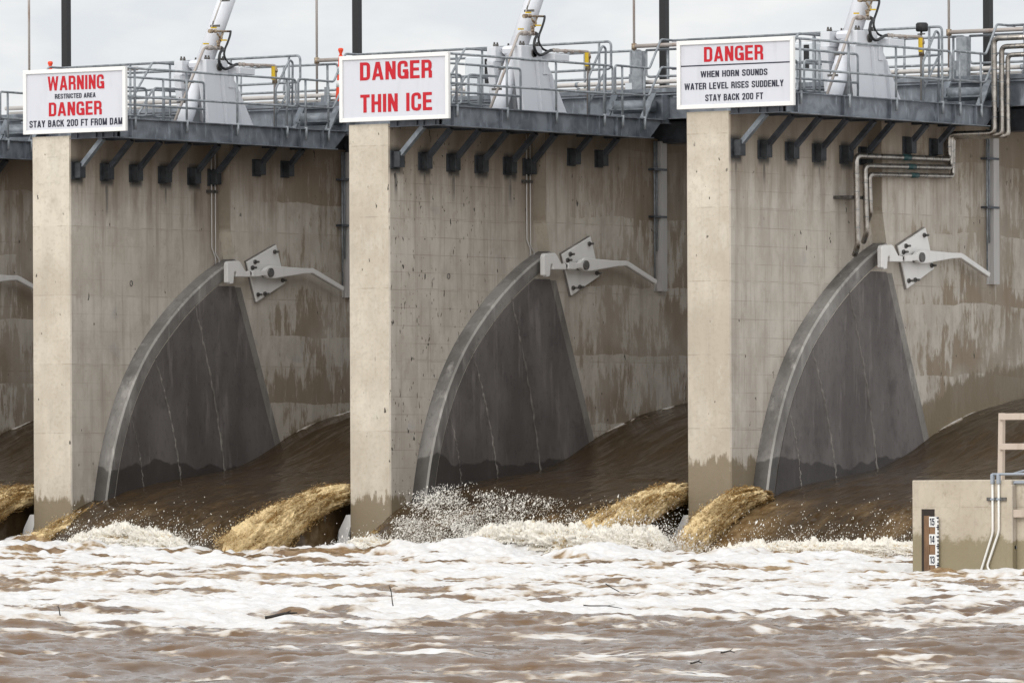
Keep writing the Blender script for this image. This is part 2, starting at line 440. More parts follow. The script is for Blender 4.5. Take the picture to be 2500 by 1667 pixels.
def arc_pts():
    raw = [(4.96, 5.80), (4.27, 5.51), (3.38, 4.99), (2.64, 4.43), (2.05, 3.87), (1.55, 3.21), (1.19, 2.54), (.905, 1.79), (.70, .92), (.60, .30), (.52, -.5), (.45, -2.0)]
    out = []
    for i in range(len(raw) - 1):
        p0, p1, p2, p3 = raw[max(i - 1, 0)], raw[i], raw[i + 1], raw[min(i + 2, len(raw) - 1)]
        for t in (0, .25, .5, .75):
            out.append(tuple(.5 * (2 * p1[j] + (p2[j] - p0[j]) * t + (2 * p0[j] - 5 * p1[j] + 4 * p2[j] - p3[j]) * t * t + (3 * p1[j] - p0[j] - 3 * p2[j] + p3[j]) * t ** 3) for j in (0, 1)))
    out.append(raw[-1])
    return out
ARC = arc_pts()
def inward(i, d):
    a, b = ARC[max(i - 1, 0)], ARC[min(i + 1, len(ARC) - 1)]
    tx, tz = b[0] - a[0], b[1] - a[1]; L = math.hypot(tx, tz)
    return (ARC[i][0] - tz / L * d, ARC[i][1] + tx / L * d) if False else (ARC[i][0] + (-tz / L) * d, ARC[i][1] + (tx / L) * d)

# ------------------------------------------------------------------ piers
pier = empty('concrete_pier', (T / 2, 0, 0), '', 'pier')
m = MB()
ch = .025
m.prism([(ch, 0), (T - ch, 0), (T, ch), (T, 10.4), (0, 10.4), (0, ch)], 'z', -2.5, 8.15)
m.prism([(.08, 10.4), (T + .12, 10.4), (T + .12, 17), (.08, 17)], 'z', -2.5, 8.05)
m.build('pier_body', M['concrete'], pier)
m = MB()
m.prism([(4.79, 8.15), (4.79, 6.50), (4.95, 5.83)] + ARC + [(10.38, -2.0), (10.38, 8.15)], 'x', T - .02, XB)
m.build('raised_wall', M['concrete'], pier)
# fan-shaped liner
def right_edge(z, off=0.0): return 4.92 + (5.28 - z) * (6.223 - 4.917) / (5.282 - 2.124) + off
inner = [inward(i, .27) for i in range(len(ARC))]
s_in = 1 if inner[8][0] > ARC[8][0] else -1
inner = [inward(i, .27 * s_in) for i in range(len(ARC))]
pan = [p for p in inner if p[0] < right_edge(p[1]) - .03 and p[1] < 5.35]
poly = pan + [(right_edge(-2.0), -2.0), (right_edge(pan[0][1]), pan[0][1])]
m = MB(); m.prism(poly, 'x', XB - .01, XB + .012); m.build('side_liner', M['liner'], pier)
js = [(right_edge(5.25, .01), 5.25), (right_edge(-2, .01), -2), (right_edge(-2, .24), -2), (right_edge(5.25, .20), 5.25)]
m = MB(); m.prism(js, 'x', XB - .01, XB + .007); m.build('joint_strip', M['joint'], pier)
# rim: an angle over the edge of the fan, in lengths butted end to end
m = MB()
for i in range(len(ARC) - 2):
    a, b = ARC[i], ARC[i + 1]
    ia, ib = inward(i, .235 * s_in), inward(i + 1, .235 * s_in)
    oa, ob = inward(i, -.022 * s_in), inward(i + 1, -.022 * s_in)
    quads = [[(T + .004, *oa), (T + .004, *ob), (XB - .008, *ob), (XB - .008, *oa)],
             [(XB - .008, *oa), (XB - .008, *ob), (XB + .020, *inward(i + 1, .016 * s_in)), (XB + .020, *inward(i, .016 * s_in))],
             [(XB + .020, *inward(i, .016 * s_in)), (XB + .020, *inward(i + 1, .016 * s_in)), (XB + .020, *ib), (XB + .020, *ia)],
             [(XB + .020, *ia), (XB + .020, *ib), (XB, *ib), (XB, *ia)]]
    for q in (quads[0], quads[2], quads[3]): m.face([m.bm.verts.new(v) for v in q])
    if i == 0: edge_m = MB()
    edge_m.face([edge_m.bm.verts.new(v) for v in quads[1]])
bmesh.ops.remove_doubles(m.bm, verts=m.bm.verts[:], dist=.0008)
m.build('rim_band', M['rim'], pier)
bmesh.ops.remove_doubles(edge_m.bm, verts=edge_m.bm.verts[:], dist=.0008); edge_m.build('rim_edge', M['rim_pale'], pier)
for (p, q, r) in (((3.60, 4.90), (4.62, 1.3), .030), ((2.27, 3.88), (3.17, 1.15), .026), ((1.45, 2.75), (1.92, 1.0), .018)):
    pts, rad = [], []
    for i in range(60):
        t = i / 59; w = math.sin(i * .9) * .012 + random.uniform(-.012, .012)
        pts.append((XB + .006, p[0] + (q[0] - p[0]) * t + w + .10 * math.sin(PI * t), p[1] + (q[1] - p[1]) * t)); rad.append(r * random.uniform(.25, 1.35))
    m = MB(); m.tube(pts, rad, 6); m.build('weld_seam', M['crust'], pier)
# lifting eye set in the wall
m = MB()
m.tube([(T + .012, 1.92 + .042 * math.cos(a), 5.28 + .05 * math.sin(a)) for a in [i * PI / 8 for i in range(17)]], .007, 6)
m.build('lifting_eye', M['bolt'], pier)
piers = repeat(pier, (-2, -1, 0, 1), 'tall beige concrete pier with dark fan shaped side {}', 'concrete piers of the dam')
for b in (-2, 1):
    for ch_o in list(piers[b].children):
        if ch_o.name.startswith('lifting_eye'): bpy.data.objects.remove(ch_o)
piers[-2]['label'] = 'stained concrete pier cut off by the left edge of the photo'
piers[-1]['label'] = 'beige concrete pier standing under the WARNING RESTRICTED AREA sign'
piers[0]['label'] = 'beige concrete pier standing under the DANGER THIN ICE sign'
piers[1]['label'] = 'beige concrete pier standing under the DANGER WHEN HORN SOUNDS sign'

# ------------------------------------------------------------------ cantilevered steel platforms
XG = 2.15; ZB, ZT = 8.085, 8.465
pf = empty('steel_platform', (1.3, 3.5, ZB), '', 'platform')
m = MB()
m.prism([(.10, ZB + .012), (7.17, ZB + .012), (7.615, ZT - .012), (.10, ZT - .012)], 'x', XG - .016, XG)          # web
m.box(XG - .11, XG + .075, .10, 7.19, ZB - .006, ZB + .012)
m.box(XG - .11, XG + .075, .10, 7.66, ZT - .012, ZT + .006)
m.build('side_girder', M['girder'], pf)
m = MB()
m.box(T + .01, XG - .03, .02, .035, ZB + .012, ZT - .014)
m.box(T + .01, XG + .07, -.03, .095, ZB - .004, ZB + .010)
m.box(T + .01, XG + .07, -.03, .095, ZT - .012, ZT + .004)
for x in (1.15, 1.62, 1.78, 2.05): m.box(x - .006, x + .006, -.02, .02, ZB + .012, ZT - .014)
m.build('end_channel', M['girder_dark'], pf)  # whole channel in dark steel, imitating the flange's shadow on its web
for y in (.42, 2.02, 3.66, 5.33, 5.95, 6.73):
    m = MB(); m.box(XG + .001, XG + .070, y - .045, y - .030, ZB + .014, ZT - .014); m.box(XG + .001, XG + .016, y - .04, y + .05, ZB + .05, ZT - .02)
    m.build('stiffener', M['girder'], pf)
m = MB(); m.box(-.35, XG - .112, .10, 7.6, ZT - .03, ZT + .004); m.build('deck_plate', M['girder'], pf)
for y in [.2 + .953 * i for i in range(8)]:
    m = MB(); m.box(T + .01, XG - .13, y - .05, y + .05, ZB + .005, ZT - .034); m.build('floor_beam', M['girder_dark'], pf)
for i in range(8):
    yb = [.19, 1.10, 2.03, 2.97, 3.93, 4.60, 5.70, 6.66][i]
    xw = T if i < 6 else XB
    zc = 7.47 if i < 6 else 7.69
    m = MB(); m.box(xw + .002, xw + .022, yb - .17, yb + .12, zc - .18, zc + .17); m.box(xw + .022, xw + .17, yb - .09, yb + .09, zc - .15, zc + .15)
    b = m.build('support_bracket', M['bracket'], pf, .006)
    m = MB(); m.bar((xw + .15, yb, zc + .10), (xw + .15 + (ZB - zc - .10) * 1.02, yb, ZB), .105, .09, (0, 0, 1))
    m.build('strut', M['strut'] if i == 0 else M['girder_dark'], b)
for (xa, ya) in ((2.06, 7.05), (1.15, 7.05)):
    m = MB(); m.bar((xa, ya, 8.47), (xa, ya + .36, 8.98), .03, .15, (1, 0, 0)); m.build('stair_stringer', M['strut'], pf)
m = MB(); m.box(1.17, 2.04, 7.14, 7.36, 8.655, 8.685); m.build('stair_tread', M['strut'], pf)
platforms = repeat(pf, (-2, -1, 0, 1), 'grey steel platform on angled brackets along the pier {}', 'cantilevered platforms beside the piers')

# ------------------------------------------------------------------ railings on the platforms
R_ = .0235
def rail(name, label, cat, loc): return empty(name, loc, label, cat)
r1 = rail('platform_railing', '', 'railing', (2.2, 3.0, 8.25))
m = MB(); m.tube([(2.2, .16, 9.455), (2.2, 5.78, 9.455), (2.2, 5.78, 8.905), (2.2, .16, 8.895)], R_, 8, True, .09); m.build('guard_rail', M['galv'], r1)
for y in (.495, 2.164, 3.825, 5.478):
    m = MB(); m.tube([(2.212, y, 8.25), (2.212, y, 8.50)], .030, 8); m.tube([(2.2, y, 8.50), (2.2, y, 9.44)], R_, 8); m.build('post', M['galv'], r1)
repeat(r1, (-2, -1, 0, 1), 'grey two rail guard along the outer edge of the platform {}', 'platform guard railings')
r2 = rail('stair_railing', '', 'railing', (2.2, 6.9, 8.25))
m = MB(); m.tube([(2.2, 7.02, 8.915), (2.2, 5.87, 8.915), (2.2, 5.87, 9.47), (2.2, 7.08, 9.46), (2.2, 7.49, 10.05), (2.2, 8.16, 10.05)], R_, 8, True, .06); m.build('handrail', M['galv'], r2)
m = MB(); m.tube([(2.2, 6.9, 8.915), (2.2, 7.05, 8.92), (2.2, 7.50, 9.50), (2.2, 8.16, 9.50)], R_, 8, True, .05); m.build('mid_rail', M['galv'], r2)
for y in (6.116, 6.889):
    m = MB(); m.tube([(2.212, y, 8.245), (2.212, y, 8.50)], .030, 8); m.tube([(2.2, y, 8.50), (2.2, y, 9.45)], R_, 8); m.build('post', M['galv'], r2)
repeat(r2, (-2, -1, 0, 1), 'grey handrail kinking up the short steps {}', 'outer stair handrails')
r3 = rail('inner_railing', '', 'railing', (1.1, 6.9, 8.47))
m = MB(); m.tube([(1.1, 6.57, 8.47), (1.1, 6.57, 9.33), (1.1, 7.05, 9.95), (1.1, 7.16, 9.90), (1.1, 7.12, 8.36)], R_, 8, True, .05); m.build('handrail', M['galv'], r3)
m = MB(); m.tube([(1.1, 6.59, 8.81), (1.1, 7.11, 9.42)], R_, 8); m.build('mid_rail', M['galv'], r3)
repeat(r3, (-2, -1, 0, 1), 'narrow looped stair handrail behind the valve stand {}', 'inner stair handrails')
r4 = rail('inner_guard', '', 'railing', (1.3, 3.0, 8.47))
m = MB(); m.tube([(1.3, 1.0, 9.36), (1.3, 3.91, 9.35), (1.3, 3.91, 8.47)], R_, 8, True, .08); m.build('guard_rail', M['galv'], r4)
m = MB(); m.tube([(1.3, 1.0, 8.81), (1.3, 3.91, 8.81)], R_, 8); m.build('mid_rail', M['galv'], r4)
for y in (1.05, 2.567):
    m = MB(); m.tube([(1.3, y, 8.47), (1.3, y, 9.34)], R_, 8); m.build('post', M['galv'], r4)
repeat(r4, (-2, -1, 0, 1), 'grey railing in front of the white cylinder foot {}', 'inner platform railings')
r5 = rail('access_railing', '', 'railing', (-.1, 4.0, 8.47))
m = MB(); m.tube([(-.1, 5.1, 9.80), (-.1, 4.02, 9.80), (-.1, 3.40, 9.10), (-.1, 1.4, 9.08)], R_, 8, True, .05); m.build('handrail', M['galv'], r5)
m = MB(); m.tube([(-.1, 5.1, 9.25), (-.1, 4.02, 9.25), (-.1, 3.45, 8.62), (-.1, 1.4, 8.62)], R_, 8, True, .05); m.build('mid_rail', M['galv'], r5)
for y in (1.5, 3.3, 4.6):
    m = MB(); m.tube([(-.1, y, 8.4), (-.1, y, 9.07 if y < 3.5 else 9.79)], R_, 8); m.build('post', M['galv'], r5)
repeat(r5, (-1, 0, 1), 'kinked handrail left of the white cylinder {}', 'left platform handrails')
r6 = rail('looped_railing', '', 'railing', (.5, 3.3, 8.47))
m = MB(); m.tube([(.5, 1.6, 9.22), (.5, 3.05, 9.22), (.5, 3.05, 8.66), (.5, 1.6, 8.66)], R_, 8, True, .10); m.build('guard_loop', M['galv'], r6)
m = MB(); m.tube([(.5, 4.3, 9.24), (.5, 3.28, 9.24), (.5, 3.28, 8.66), (.5, 4.3, 8.66)], R_, 8, True, .10); m.build('guard_loop', M['galv'], r6)
for y in (1.7, 2.68, 3.62):
    m = MB(); m.tube([(.5, y, 8.47), (.5, y, 9.2)], R_ + .003, 8); m.build('post', M['galv'], r6)
repeat(r6, (-1, 0, 1), 'pair of rounded railing loops between sign and cylinder {}', 'looped railings behind the signs')

# ------------------------------------------------------------------ gate hoists: leaning white cylinder on its pedestals
h = empty('gate_hoist', (.55, 4.8, 8.45), '', 'hydraulic hoist')
AX = Vector((0, 1.17, 2.04)).normalized()
c0 = Vector((.55, 4.52, 9.15))
at = lambda t: c0 + AX * t
m = MB(); m.tube([at(-.95), at(.50)], .172, 28); m.tube([at(.50), at(.58), at(.66)], .190, 28); m.tube([at(.66), at(4.2)], .178, 28); m.tube([at(4.2), at(4.3)], .22, 28)
cyl = m.build('cylinder', M['white'], h)
m = MB()
for k_ in range(8):
    pass
tp = at(.62)
m.bar(tp - AX * .09, tp + AX * .09, .52, .44, (1, 0, 0)); m.build('trunnion_block', M['white'], h, .06)
m = MB(); m.cyl((.12, 4.84, 9.71), (1.0, 4.84, 9.71), .085, 20); m.build('trunnion_pin', M['bolt'], h)
def pedestal(x0, x1, dy, dark):
    m = MB()
    m.prism([(4.556 + dy, 8.45), (6.10 + dy, 8.45), (5.46 + dy, 9.38), (5.30 + dy, 9.55), (4.35 + dy, 9.55)], 'x', x0, x1)
    p = m.build('pedestal', M['white_dull'], h, .006)
    m = MB(); m.prism([(4.41 + dy, 9.552), (5.14 + dy, 9.552), (5.14 + dy, 9.845), (4.41 + dy, 9.845)], 'x', x0 - .03, x1 + .02); m.build('bearing_block', M['white_dull'], p, .01)
    for (a, b) in (((4.912, 9.545), (5.076, 8.46)), ((5.397, 9.31), (5.581, 8.46))):
        m = MB(); m.prism([(a[0] + dy - .012, a[1]), (a[0] + dy + .012, a[1]), (b[0] + dy + .012, b[1]), (b[0] + dy - .012, b[1])], 'x', x1, x1 + .075); m.build('rib', M['white_dull'], p)
    for yy in (4.50, 4.60, 4.98, 5.07):
        m = MB(); m.cyl((x0 + .09, yy + dy, 9.84), (x0 + .09, yy + dy, 9.90), .030, 6); m.cyl((x0 + .09, yy + dy, 9.90), (x0 + .09, yy + dy, 9.935), .018, 8); m.build('bolt', M['bolt'], p)
pedestal(.80, .95, 0, False)
pedestal(.14, .30, .05, True)
m = MB(); m.cyl((.968, 4.842, 9.712), (1.0, 4.842, 9.712), .078, 24); m.build('pin_cap', M['bolt'], h)
m = MB(); m.box(.80, 1.16, 5.28, 5.80, 9.58, 9.715); m.box(.80, .98, 5.18, 5.34, 9.30, 9.58); m.build('pipe_shelf', M['white_dull'], h, .01)
m = MB(); m.tube([(1.0, 5.40, 9.785), (1.0, 6.68, 9.815), (1.0, 6.68, 8.47)], .030, 10, True, .03)
for y in (5.5, 5.62, 5.9, 6.12): m.tube([(1.0, y - .03, 9.79), (1.0, y + .03, 9.79)], .042, 8)
m.build('supply_pipe', M['rust_pipe'], h)
m = MB(); m.tube([(1.0, 6.68, 9.80), (1.0, 6.68, 9.62), (1.0, 6.68, 9.45)], [.052, .045, .058], 10); m.tube([(1.0, 6.68, 9.68), (1.0, 6.68, 9.74)], .062, 10)
v = m.build('ball_valve', M['brass'], h)
m = MB(); m.bar((1.05, 6.56, 9.79), (1.05, 6.56, 9.52), .03, .075, (1, 0, 0)); m.build('valve_handle', M['yellow'], v)
XP = .84
m = MB(); m.tube([(XP, 3.50, 8.52), (XP, 4.50, 10.06), (XP, 4.56, 10.09), (XP, 5.13, 10.11)], .028, 8, True, .03)
m.tube([(XP, 4.62, 10.09), (XP, 4.78, 10.10)], .05, 8); m.tube([(XP, 4.86, 10.1), (XP, 4.92, 10.1)], .045, 8); m.tube([(XP, 5.0, 10.1), (XP, 5.1, 10.11)], .042, 8)
m.build('lower_manifold', M['rust_pipe'], h)
m = MB(); m.tube([(XP, 4.70, 10.43), (XP, 5.40, 10.46)], .022, 8); m.tube([(XP, 4.69, 10.43), (XP, 4.79, 10.435)], .042, 8); m.tube([(XP, 4.86, 10.44), (XP, 4.93, 10.44)], .038, 8)
m.tube([(XP, 5.16, 10.44), (XP, 5.07, 10.30), (XP, 4.98, 10.11)], .018, 8); m.tube([(XP, 5.07, 10.30), (XP, 4.96, 10.39)], .022, 6); m.tube([(XP, 5.09, 10.33), (XP, 5.05, 10.25)], .036, 8); m.tube([(XP, 5.0, 10.19), (XP, 4.99, 10.14)], .034, 8)
m.tube([(XP, 5.0, 10.17), (XP, 4.95, 10.25)], .026, 6)
um = m.build('upper_manifold', M['brass'], h)
for y, z in ((4.50, 10.165), (4.76, 10.50), (5.10, 10.265)):
    m = MB(); m.bar((XP + .06, y - .085, z - .004), (XP + .06, y + .085, z + .004), .03, .026, (1, 0, 0)); m.build('valve_handle', M['yellow'], um)
def smooth(pts, n=7):
    out = []
    for i in range(len(pts) - 1):
        p0, p1, p2, p3 = [Vector(pts[min(max(j, 0), len(pts) - 1)]) for j in (i - 1, i, i + 1, i + 2)]
        for k in range(n):
            t = k / n
            out.append(.5 * (2 * p1 + (p2 - p0) * t + (2 * p0 - 5 * p1 + 4 * p2 - p3) * t * t + (3 * p1 - p0 - 3 * p2 + p3) * t ** 3))
    return out + [Vector(pts[-1])]
m = MB(); m.tube(smooth([(.86, 5.38, 10.46), (.9, 5.32, 10.42), (.9, 5.29, 10.34), (.9, 5.21, 10.2), (.92, 5.1, 10.07), (.94, 5.06, 9.94), (.97, 5.14, 9.81), (1.0, 5.3, 9.765), (1.0, 5.45, 9.785)]), .023, 8); m.build('hose', M['rubber'], h)
m = MB(); m.tube(smooth([(.86, 5.06, 10.11), (1.0, 4.94, 10.07), (1.05, 4.78, 9.99), (1.07, 4.71, 9.85), (1.07, 4.76, 9.73), (1.07, 4.89, 9.67), (1.06, 5.04, 9.69), (1.02, 5.34, 9.78), (1.0, 5.42, 9.785)]), .030, 8); m.build('hose', M['rubber'], h)
m = MB(); m.tube([(.77, 4.86, 10.52), (.77, 6.0, 12.48)], .016, 8); m.build('drain_tube', M['pale_pipe'], h)
for t in ((4.90, 10.545), (5.235, 11.08), (4.02, 9.37), (3.78, 8.96)):
    m = MB(); m.bar((.72, t[0] - .02, t[1]), (.86, t[0] + .12, t[1] + .01), .05, .045); m.tube([(.82, t[0] - .07, t[1] + .03), (.82, t[0] - .05, t[1] + .10)], .012, 6); m.build('pipe_clamp', M['bolt'], h)
repeat(h, (-1, 0, 1), 'leaning white hydraulic cylinder on white pedestals {}', 'hydraulic gate hoists')

# ------------------------------------------------------------------ latch arms
L = empty('gate_latch', (XB, 5.8, 5.5), '', 'latch')
m = MB(); m.prism([(5.255, 5.785), (6.255, 6.15), (6.56, 5.36), (5.575, 4.945)], 'x', XB - .01, XB + .045); m.build('grout_pad', M['joint'], L)
m = MB(); m.prism([(5.25, 5.766), (6.245, 6.134), (6.547, 5.359), (5.573, 4.96)], 'x', XB + .046, XB + .082); pl = m.build('anchor_plate', M['latch'], L, .008)
for y, z in ((6.164, 5.99), (5.499, 5.771), (5.41, 5.654), (6.428, 5.417), (5.596, 5.111), (5.825, 5.132)):
    m = MB(); m.cyl((XB + .083, y, z), (XB + .12, y, z), .045, 6); m.cyl((XB + .12, y, z), (XB + .20, y, z), .022, 8); m.build('bolt', M['bolt'], pl)
a0 = XB + .16
m = MB(); m.prism([(5.40, 5.59), (5.60, 5.60), (5.70, 5.665), (5.80, 5.70), (5.95, 5.695), (6.943, 5.668), (7.253, 5.674), (7.383, 5.641), (8.34, 5.31), (8.30, 5.225), (7.253, 5.573), (6.942, 5.559), (5.966, 5.443), (5.787, 5.436), (5.635, 5.497), (5.431, 5.479)], 'x', a0, a0 + .10)
m.build('lever_arm', M['latch'], L, .010)
m = MB(); m.prism([(5.17, 5.585), (5.43, 5.60), (5.43, 5.47), (5.17, 5.465)], 'x', a0 - .03, a0 + .13); m.build('arm_bracket', M['latch'], L, .008)
m = MB(); m.prism([(4.36, 5.33), (4.36, 5.69), (4.385, 5.745), (4.447, 5.762), (4.736, 5.774), (4.80, 5.75), (4.973, 5.571), (5.13, 5.565), (5.13, 5.455), (4.67, 5.451), (4.671, 5.520), (4.655, 5.550), (4.633, 5.560), (4.605, 5.550), (4.592, 5.52), (4.565, 5.315), (4.45, 5.30), (4.44, 5.33)], 'x', a0 + .0, a0 + .10)
m.build('hook', M['latch'], L, .012)
m = MB(); m.cyl((a0 - .07, 5.79, 5.557), (a0 + .135, 5.79, 5.557), .092, 24); m.build('pivot_pin', M['bolt'], L)
m = MB(); m.cyl((a0 + .06, 5.05, 5.53), (a0 + .06, 5.46, 5.53), .020, 8); m.cyl((a0 + .06, 5.15, 5.53), (a0 + .06, 5.20, 5.53), .045, 6); m.build('adjusting_rod', M['bolt'], L)
lt = repeat(L, (-2, -1, 0, 1), 'white hooked latch arm on a bolted skewed plate {}', 'gate latch arms')

# ------------------------------------------------------------------ wall channel with conduits, thin twin conduits
g = empty('guide_channel', (XB, 8.75, 5.1), '', 'channel')
m = MB(); m.box(XB, XB + .02, 8.60, 8.90, 5.10, 8.10); m.box(XB + .02, XB + .12, 8.88, 8.90, 5.10, 8.10); m.box(XB + .02, XB + .12, 8.69, 8.71, 5.10, 8.10); m.box(XB + .10, XB + .12, 8.71, 8.88, 5.10, 8.10)
m.build('channel', M['channel'], g)
for y, z in ((8.54, 5.35), (8.62, 5.9)):
    m = MB(); m.tube([(XB + .06, y, z), (XB + .06, y, 8.1)], .018, 8); m.build('cable_conduit', M['galv'], g)
for z in (7.53, 6.585):
    m = MB(); m.box(XB + .002, XB + .15, 8.40, 8.86, z - .02, z + .02); m.build('conduit_clamp', M['girder_dark'], g)
repeat(g, (-2, -1, 0, 1), 'pale vertical wall channel at the tail of the latch arm {}', 'vertical wall channels')
for b in (-1, 0):
    for j, (y0, y1) in enumerate(((4.535, 4.61), (4.66, 4.72))):
        c_ = empty('thin_conduit', (b * S + T, y0, 5.9), ('left' if j == 0 else 'right') + ' one of two thin conduits down the pier ' + SIGN[b], 'conduit', 'thin conduits above the gate corner')
        m = MB(); x = b * S + T + .03
        m.tube([(x, y0, 8.1), (x, y0, 6.05 - .12 * j), (x, y0 + .12, 5.86 - .05 * j), (x, y0 + .12, 5.72)], .014, 8, True, .03); m.build('pipe', M['pale_pipe'], c_)
        m = MB(); m.box(b * S + T, x + .03, y0 - (.14 if j == 0 else .05), y0 + .05, 7.15 - .0, 7.21); m.build('clamp', M['bolt'], c_)

# insulated pipes of the right-hand bay
OX = S
PX = XB + .12
defs = [('outermost shiny clad pipe of three, turning down the pier to the gate corner', .055, [(T + .20, 3.98, 5.58), (PX, 3.74, 5.74), (PX, 3.69, 7.43), (PX, 7.06, 7.47), (PX, 7.02, 7.95), (2.25, 7.30, 7.96), (2.25, 7.30, 9.77), (4.6, 7.30, 9.77)]),
        ('middle shiny clad pipe of three, running along the pier wall', .052, [(T + .20, 4.30, 5.83), (PX, 4.05, 5.97), (PX, 4.00, 7.25), (PX + .01, 7.10, 7.31), (PX + .01, 7.12, 7.93), (2.36, 7.40, 7.93), (2.36, 7.40, 9.61), (4.6, 7.40, 9.61)]),
        ('innermost shiny clad pipe of three, lowest along the pier wall', .047, [(T + .20, 4.42, 6.20), (PX, 4.20, 6.34), (PX, 4.16, 7.09), (PX, 7.18, 7.15), (PX, 7.20, 7.90), (2.46, 7.46, 7.90), (2.46, 7.46, 9.45), (4.6, 7.46, 9.45)])]
for lab, r, path in defs:
    path = [(p[0] + OX, p[1], p[2]) for p in path]
    p_ = empty('insulated_pipe', path[3], lab, 'pipe', 'insulated pipes in the right bay')
    m = MB(); m.tube(path, r, 14, True, r * 2.2, 6); m.build('cladding', M['cladding'], p_)
    for a, b in zip(path, path[1:]):
        a, b = Vector(a), Vector(b); n = int((b - a).length / .34)
        for i in range(1, n + 1):
            q = a + (b - a) * (i / (n + 1)); t = (b - a).normalized() * .005
            m = MB(); m.tube([q - t, q + t], r + .002, 14); m.build('joint_band', M['strut'], p_)
    a = Vector(path[3]); a2 = Vector(path[2]); q = a2 + (a - a2) * .53; t = (a - a2).normalized() * .14
    m = MB(); m.tube([q - t, q + t], r + .0035, 14); m.build('pipe_marker', M['teal'], p_)
br = empty('pipe_hanger', (OX + T, 4.0, 6.65), 'dark strut behind the two clad pipes on the right pier', 'pipe hanger')
m = MB(); m.box(OX + T + .001, OX + PX - .056, 3.55, 4.12, 6.62, 6.68); m.build('strut_rail', M['bolt'], br)

# ------------------------------------------------------------------ signs
def rounded(pts, r, n=5):
    out = [pts[0]]
    for a, b, c in zip(pts, pts[1:], pts[2:]):
        a, b, c = Vector(a), Vector(b), Vector(c)
        q = min(r, (a - b).length * .5, (c - b).length * .5)
        p0 = b + (a - b).normalized() * q; p2 = b + (c - b).normalized() * q
        for i in range(n + 1):
            t = i / n; out.append(tuple(p0 * (1 - t) ** 2 + b * 2 * t * (1 - t) + p2 * t * t))
    out.append(pts[-1])
    return out
def glyph(ch):
    """condensed bold capital: (width, [polygons], [(centre line, closed)]) in a box of height 1"""
    w, hv, hh = .60, .098, .085
    l, r, b, t = hv, w - hv, hh, 1 - hh
    V = lambda x, y0=0, y1=1: [(x - hv, y0), (x + hv, y0), (x + hv, y1), (x - hv, y1)]
    Hb = lambda y, x0, x1: [(x0, y - hh), (x1, y - hh), (x1, y + hh), (x0, y + hh)]
    mir = lambda q, W: [(W - x, y) for x, y in q]
    if ch == ' ': return .30, [], []
    if ch == 'I': return .2, [V(.1)], []
    if ch == 'L': return .54, [V(l), Hb(b, .19, .54)], []
    if ch == 'E': return .56, [V(l), Hb(t, .19, .55), Hb(.51, .19, .52), Hb(b, .19, .56)], []
    if ch == 'F': return .54, [V(l), Hb(t, .19, .54), Hb(.50, .19, .50)], []
    if ch == 'H': return w, [V(l), V(r), Hb(.51, .19, w - .19)], []
    if ch == 'T': return .58, [Hb(t, 0, .58), V(.29, 0, .84)], []
    if ch == 'N': return w, [V(l), V(r), [(.0, 1), (.205, 1), (w, 0), (w - .205, 0)]], []
    if ch in 'AV':
        W = .68; q = [(0, 0), (.19, 0), (W / 2 + .065, 1), (W / 2 - .115, 1)]
        P = [q, mir(q, W)]
        if ch == 'A': P.append(Hb(.27, .16, W - .16))
        else: P = [[(x, 1 - y) for x, y in q_] for q_ in P]
        return W, P, []
    if ch == 'W':
        W = .94; q = [(0, 1), (.18, 1), (.33, 0), (.16, 0)]; q2 = [(.17, 0), (.33, 0), (.535, 1), (.40, 1)]
        return W, [q, q2, mir(q, W), mir(q2, W)], []
    if ch == 'M':
        W = .76; q = [(0, 1), (.22, 1), (W / 2 + .06, .02), (W / 2 - .10, .02)]
        return W, [V(l), V(W - hv), q, mir(q, W)], []
    if ch == 'K': return .64, [V(l), [(.17, .34), (.17, .60), (.42, 1), (.64, 1)], [(.27, .53), (.41, .70), (.66, 0), (.43, 0)]], []
    if ch == 'Y':
        W = .64; q = [(0, 1), (.21, 1), (W / 2 + .08, .42), (W / 2 - .09, .38)]
        return W, [q, mir(q, W), V(W / 2, 0, .45)], []
    if ch == 'D': return w, [V(l)], [(rounded([(.18, t), (r, t), (r, b), (.18, b)], .21), 0)]
    if ch == 'B': return w, [V(l)], [(rounded([(.18, t), (r - .02, t), (r - .02, .53), (.18, .53)], .17), 0), (rounded([(.18, .515), (r, .515), (r, b), (.18, b)], .17), 0)]
    if ch == 'R': return .62, [V(l), V(.515, 0, .36), [(.33, .50), (.50, .50), (.613, .36), (.417, .36)]], [(rounded([(.18, t), (r, t), (r, .475), (.18, .475)], .17), 0)]
    if ch in 'O0': return w, [], [(rounded([(w / 2, t), (r, t), (r, b), (l, b), (l, t), (w / 2 - .001, t)], .21), 0)]
    if ch == 'C': return w, [], [(rounded([(r, .64), (r, t), (l, t), (l, b), (r, b), (r, .37)], .21), 0)]
    if ch == 'G': return .62, [Hb(.44, .31, .62), V(.62 - .07, 0, .40)], [(rounded([(r, .66), (r, t), (l, t), (l, b), (r, b), (r, .40)], .21), 0)]
    if ch == 'S': return w, [], [(rounded([(r, .68), (r, t), (l, t), (l, .58), (r, .42), (r, b), (l, b), (l, .32)], .19), 0)]
    if ch == 'U': return w, [], [(rounded([(l, 1), (l, b), (r, b), (r, 1)], .21), 0)]
    if ch == '2': return .56, [Hb(b, 0, .56)], [(rounded([(l, .66), (l, t), (.46, t), (.46, .60), (.12, .14)], .19), 0)]
    if ch == '1': return .36, [V(.26), [(.0, .72), (.0, .84), (.16, 1), (.17, .80)]], []
    if ch == '3': return .56, [], [(rounded([(l, .70), (l, t), (.46, t), (.46, .53), (.22, .53)], .18), 0), (rounded([(.22, .515), (.46, .515), (.46, b), (l, b), (l, .30)], .18), 0)]
    if ch == '4': return .60, [V(.42), Hb(.26, .0, .60), [(0, .20), (0, .36), (.30, 1), (.36, .84)]], []
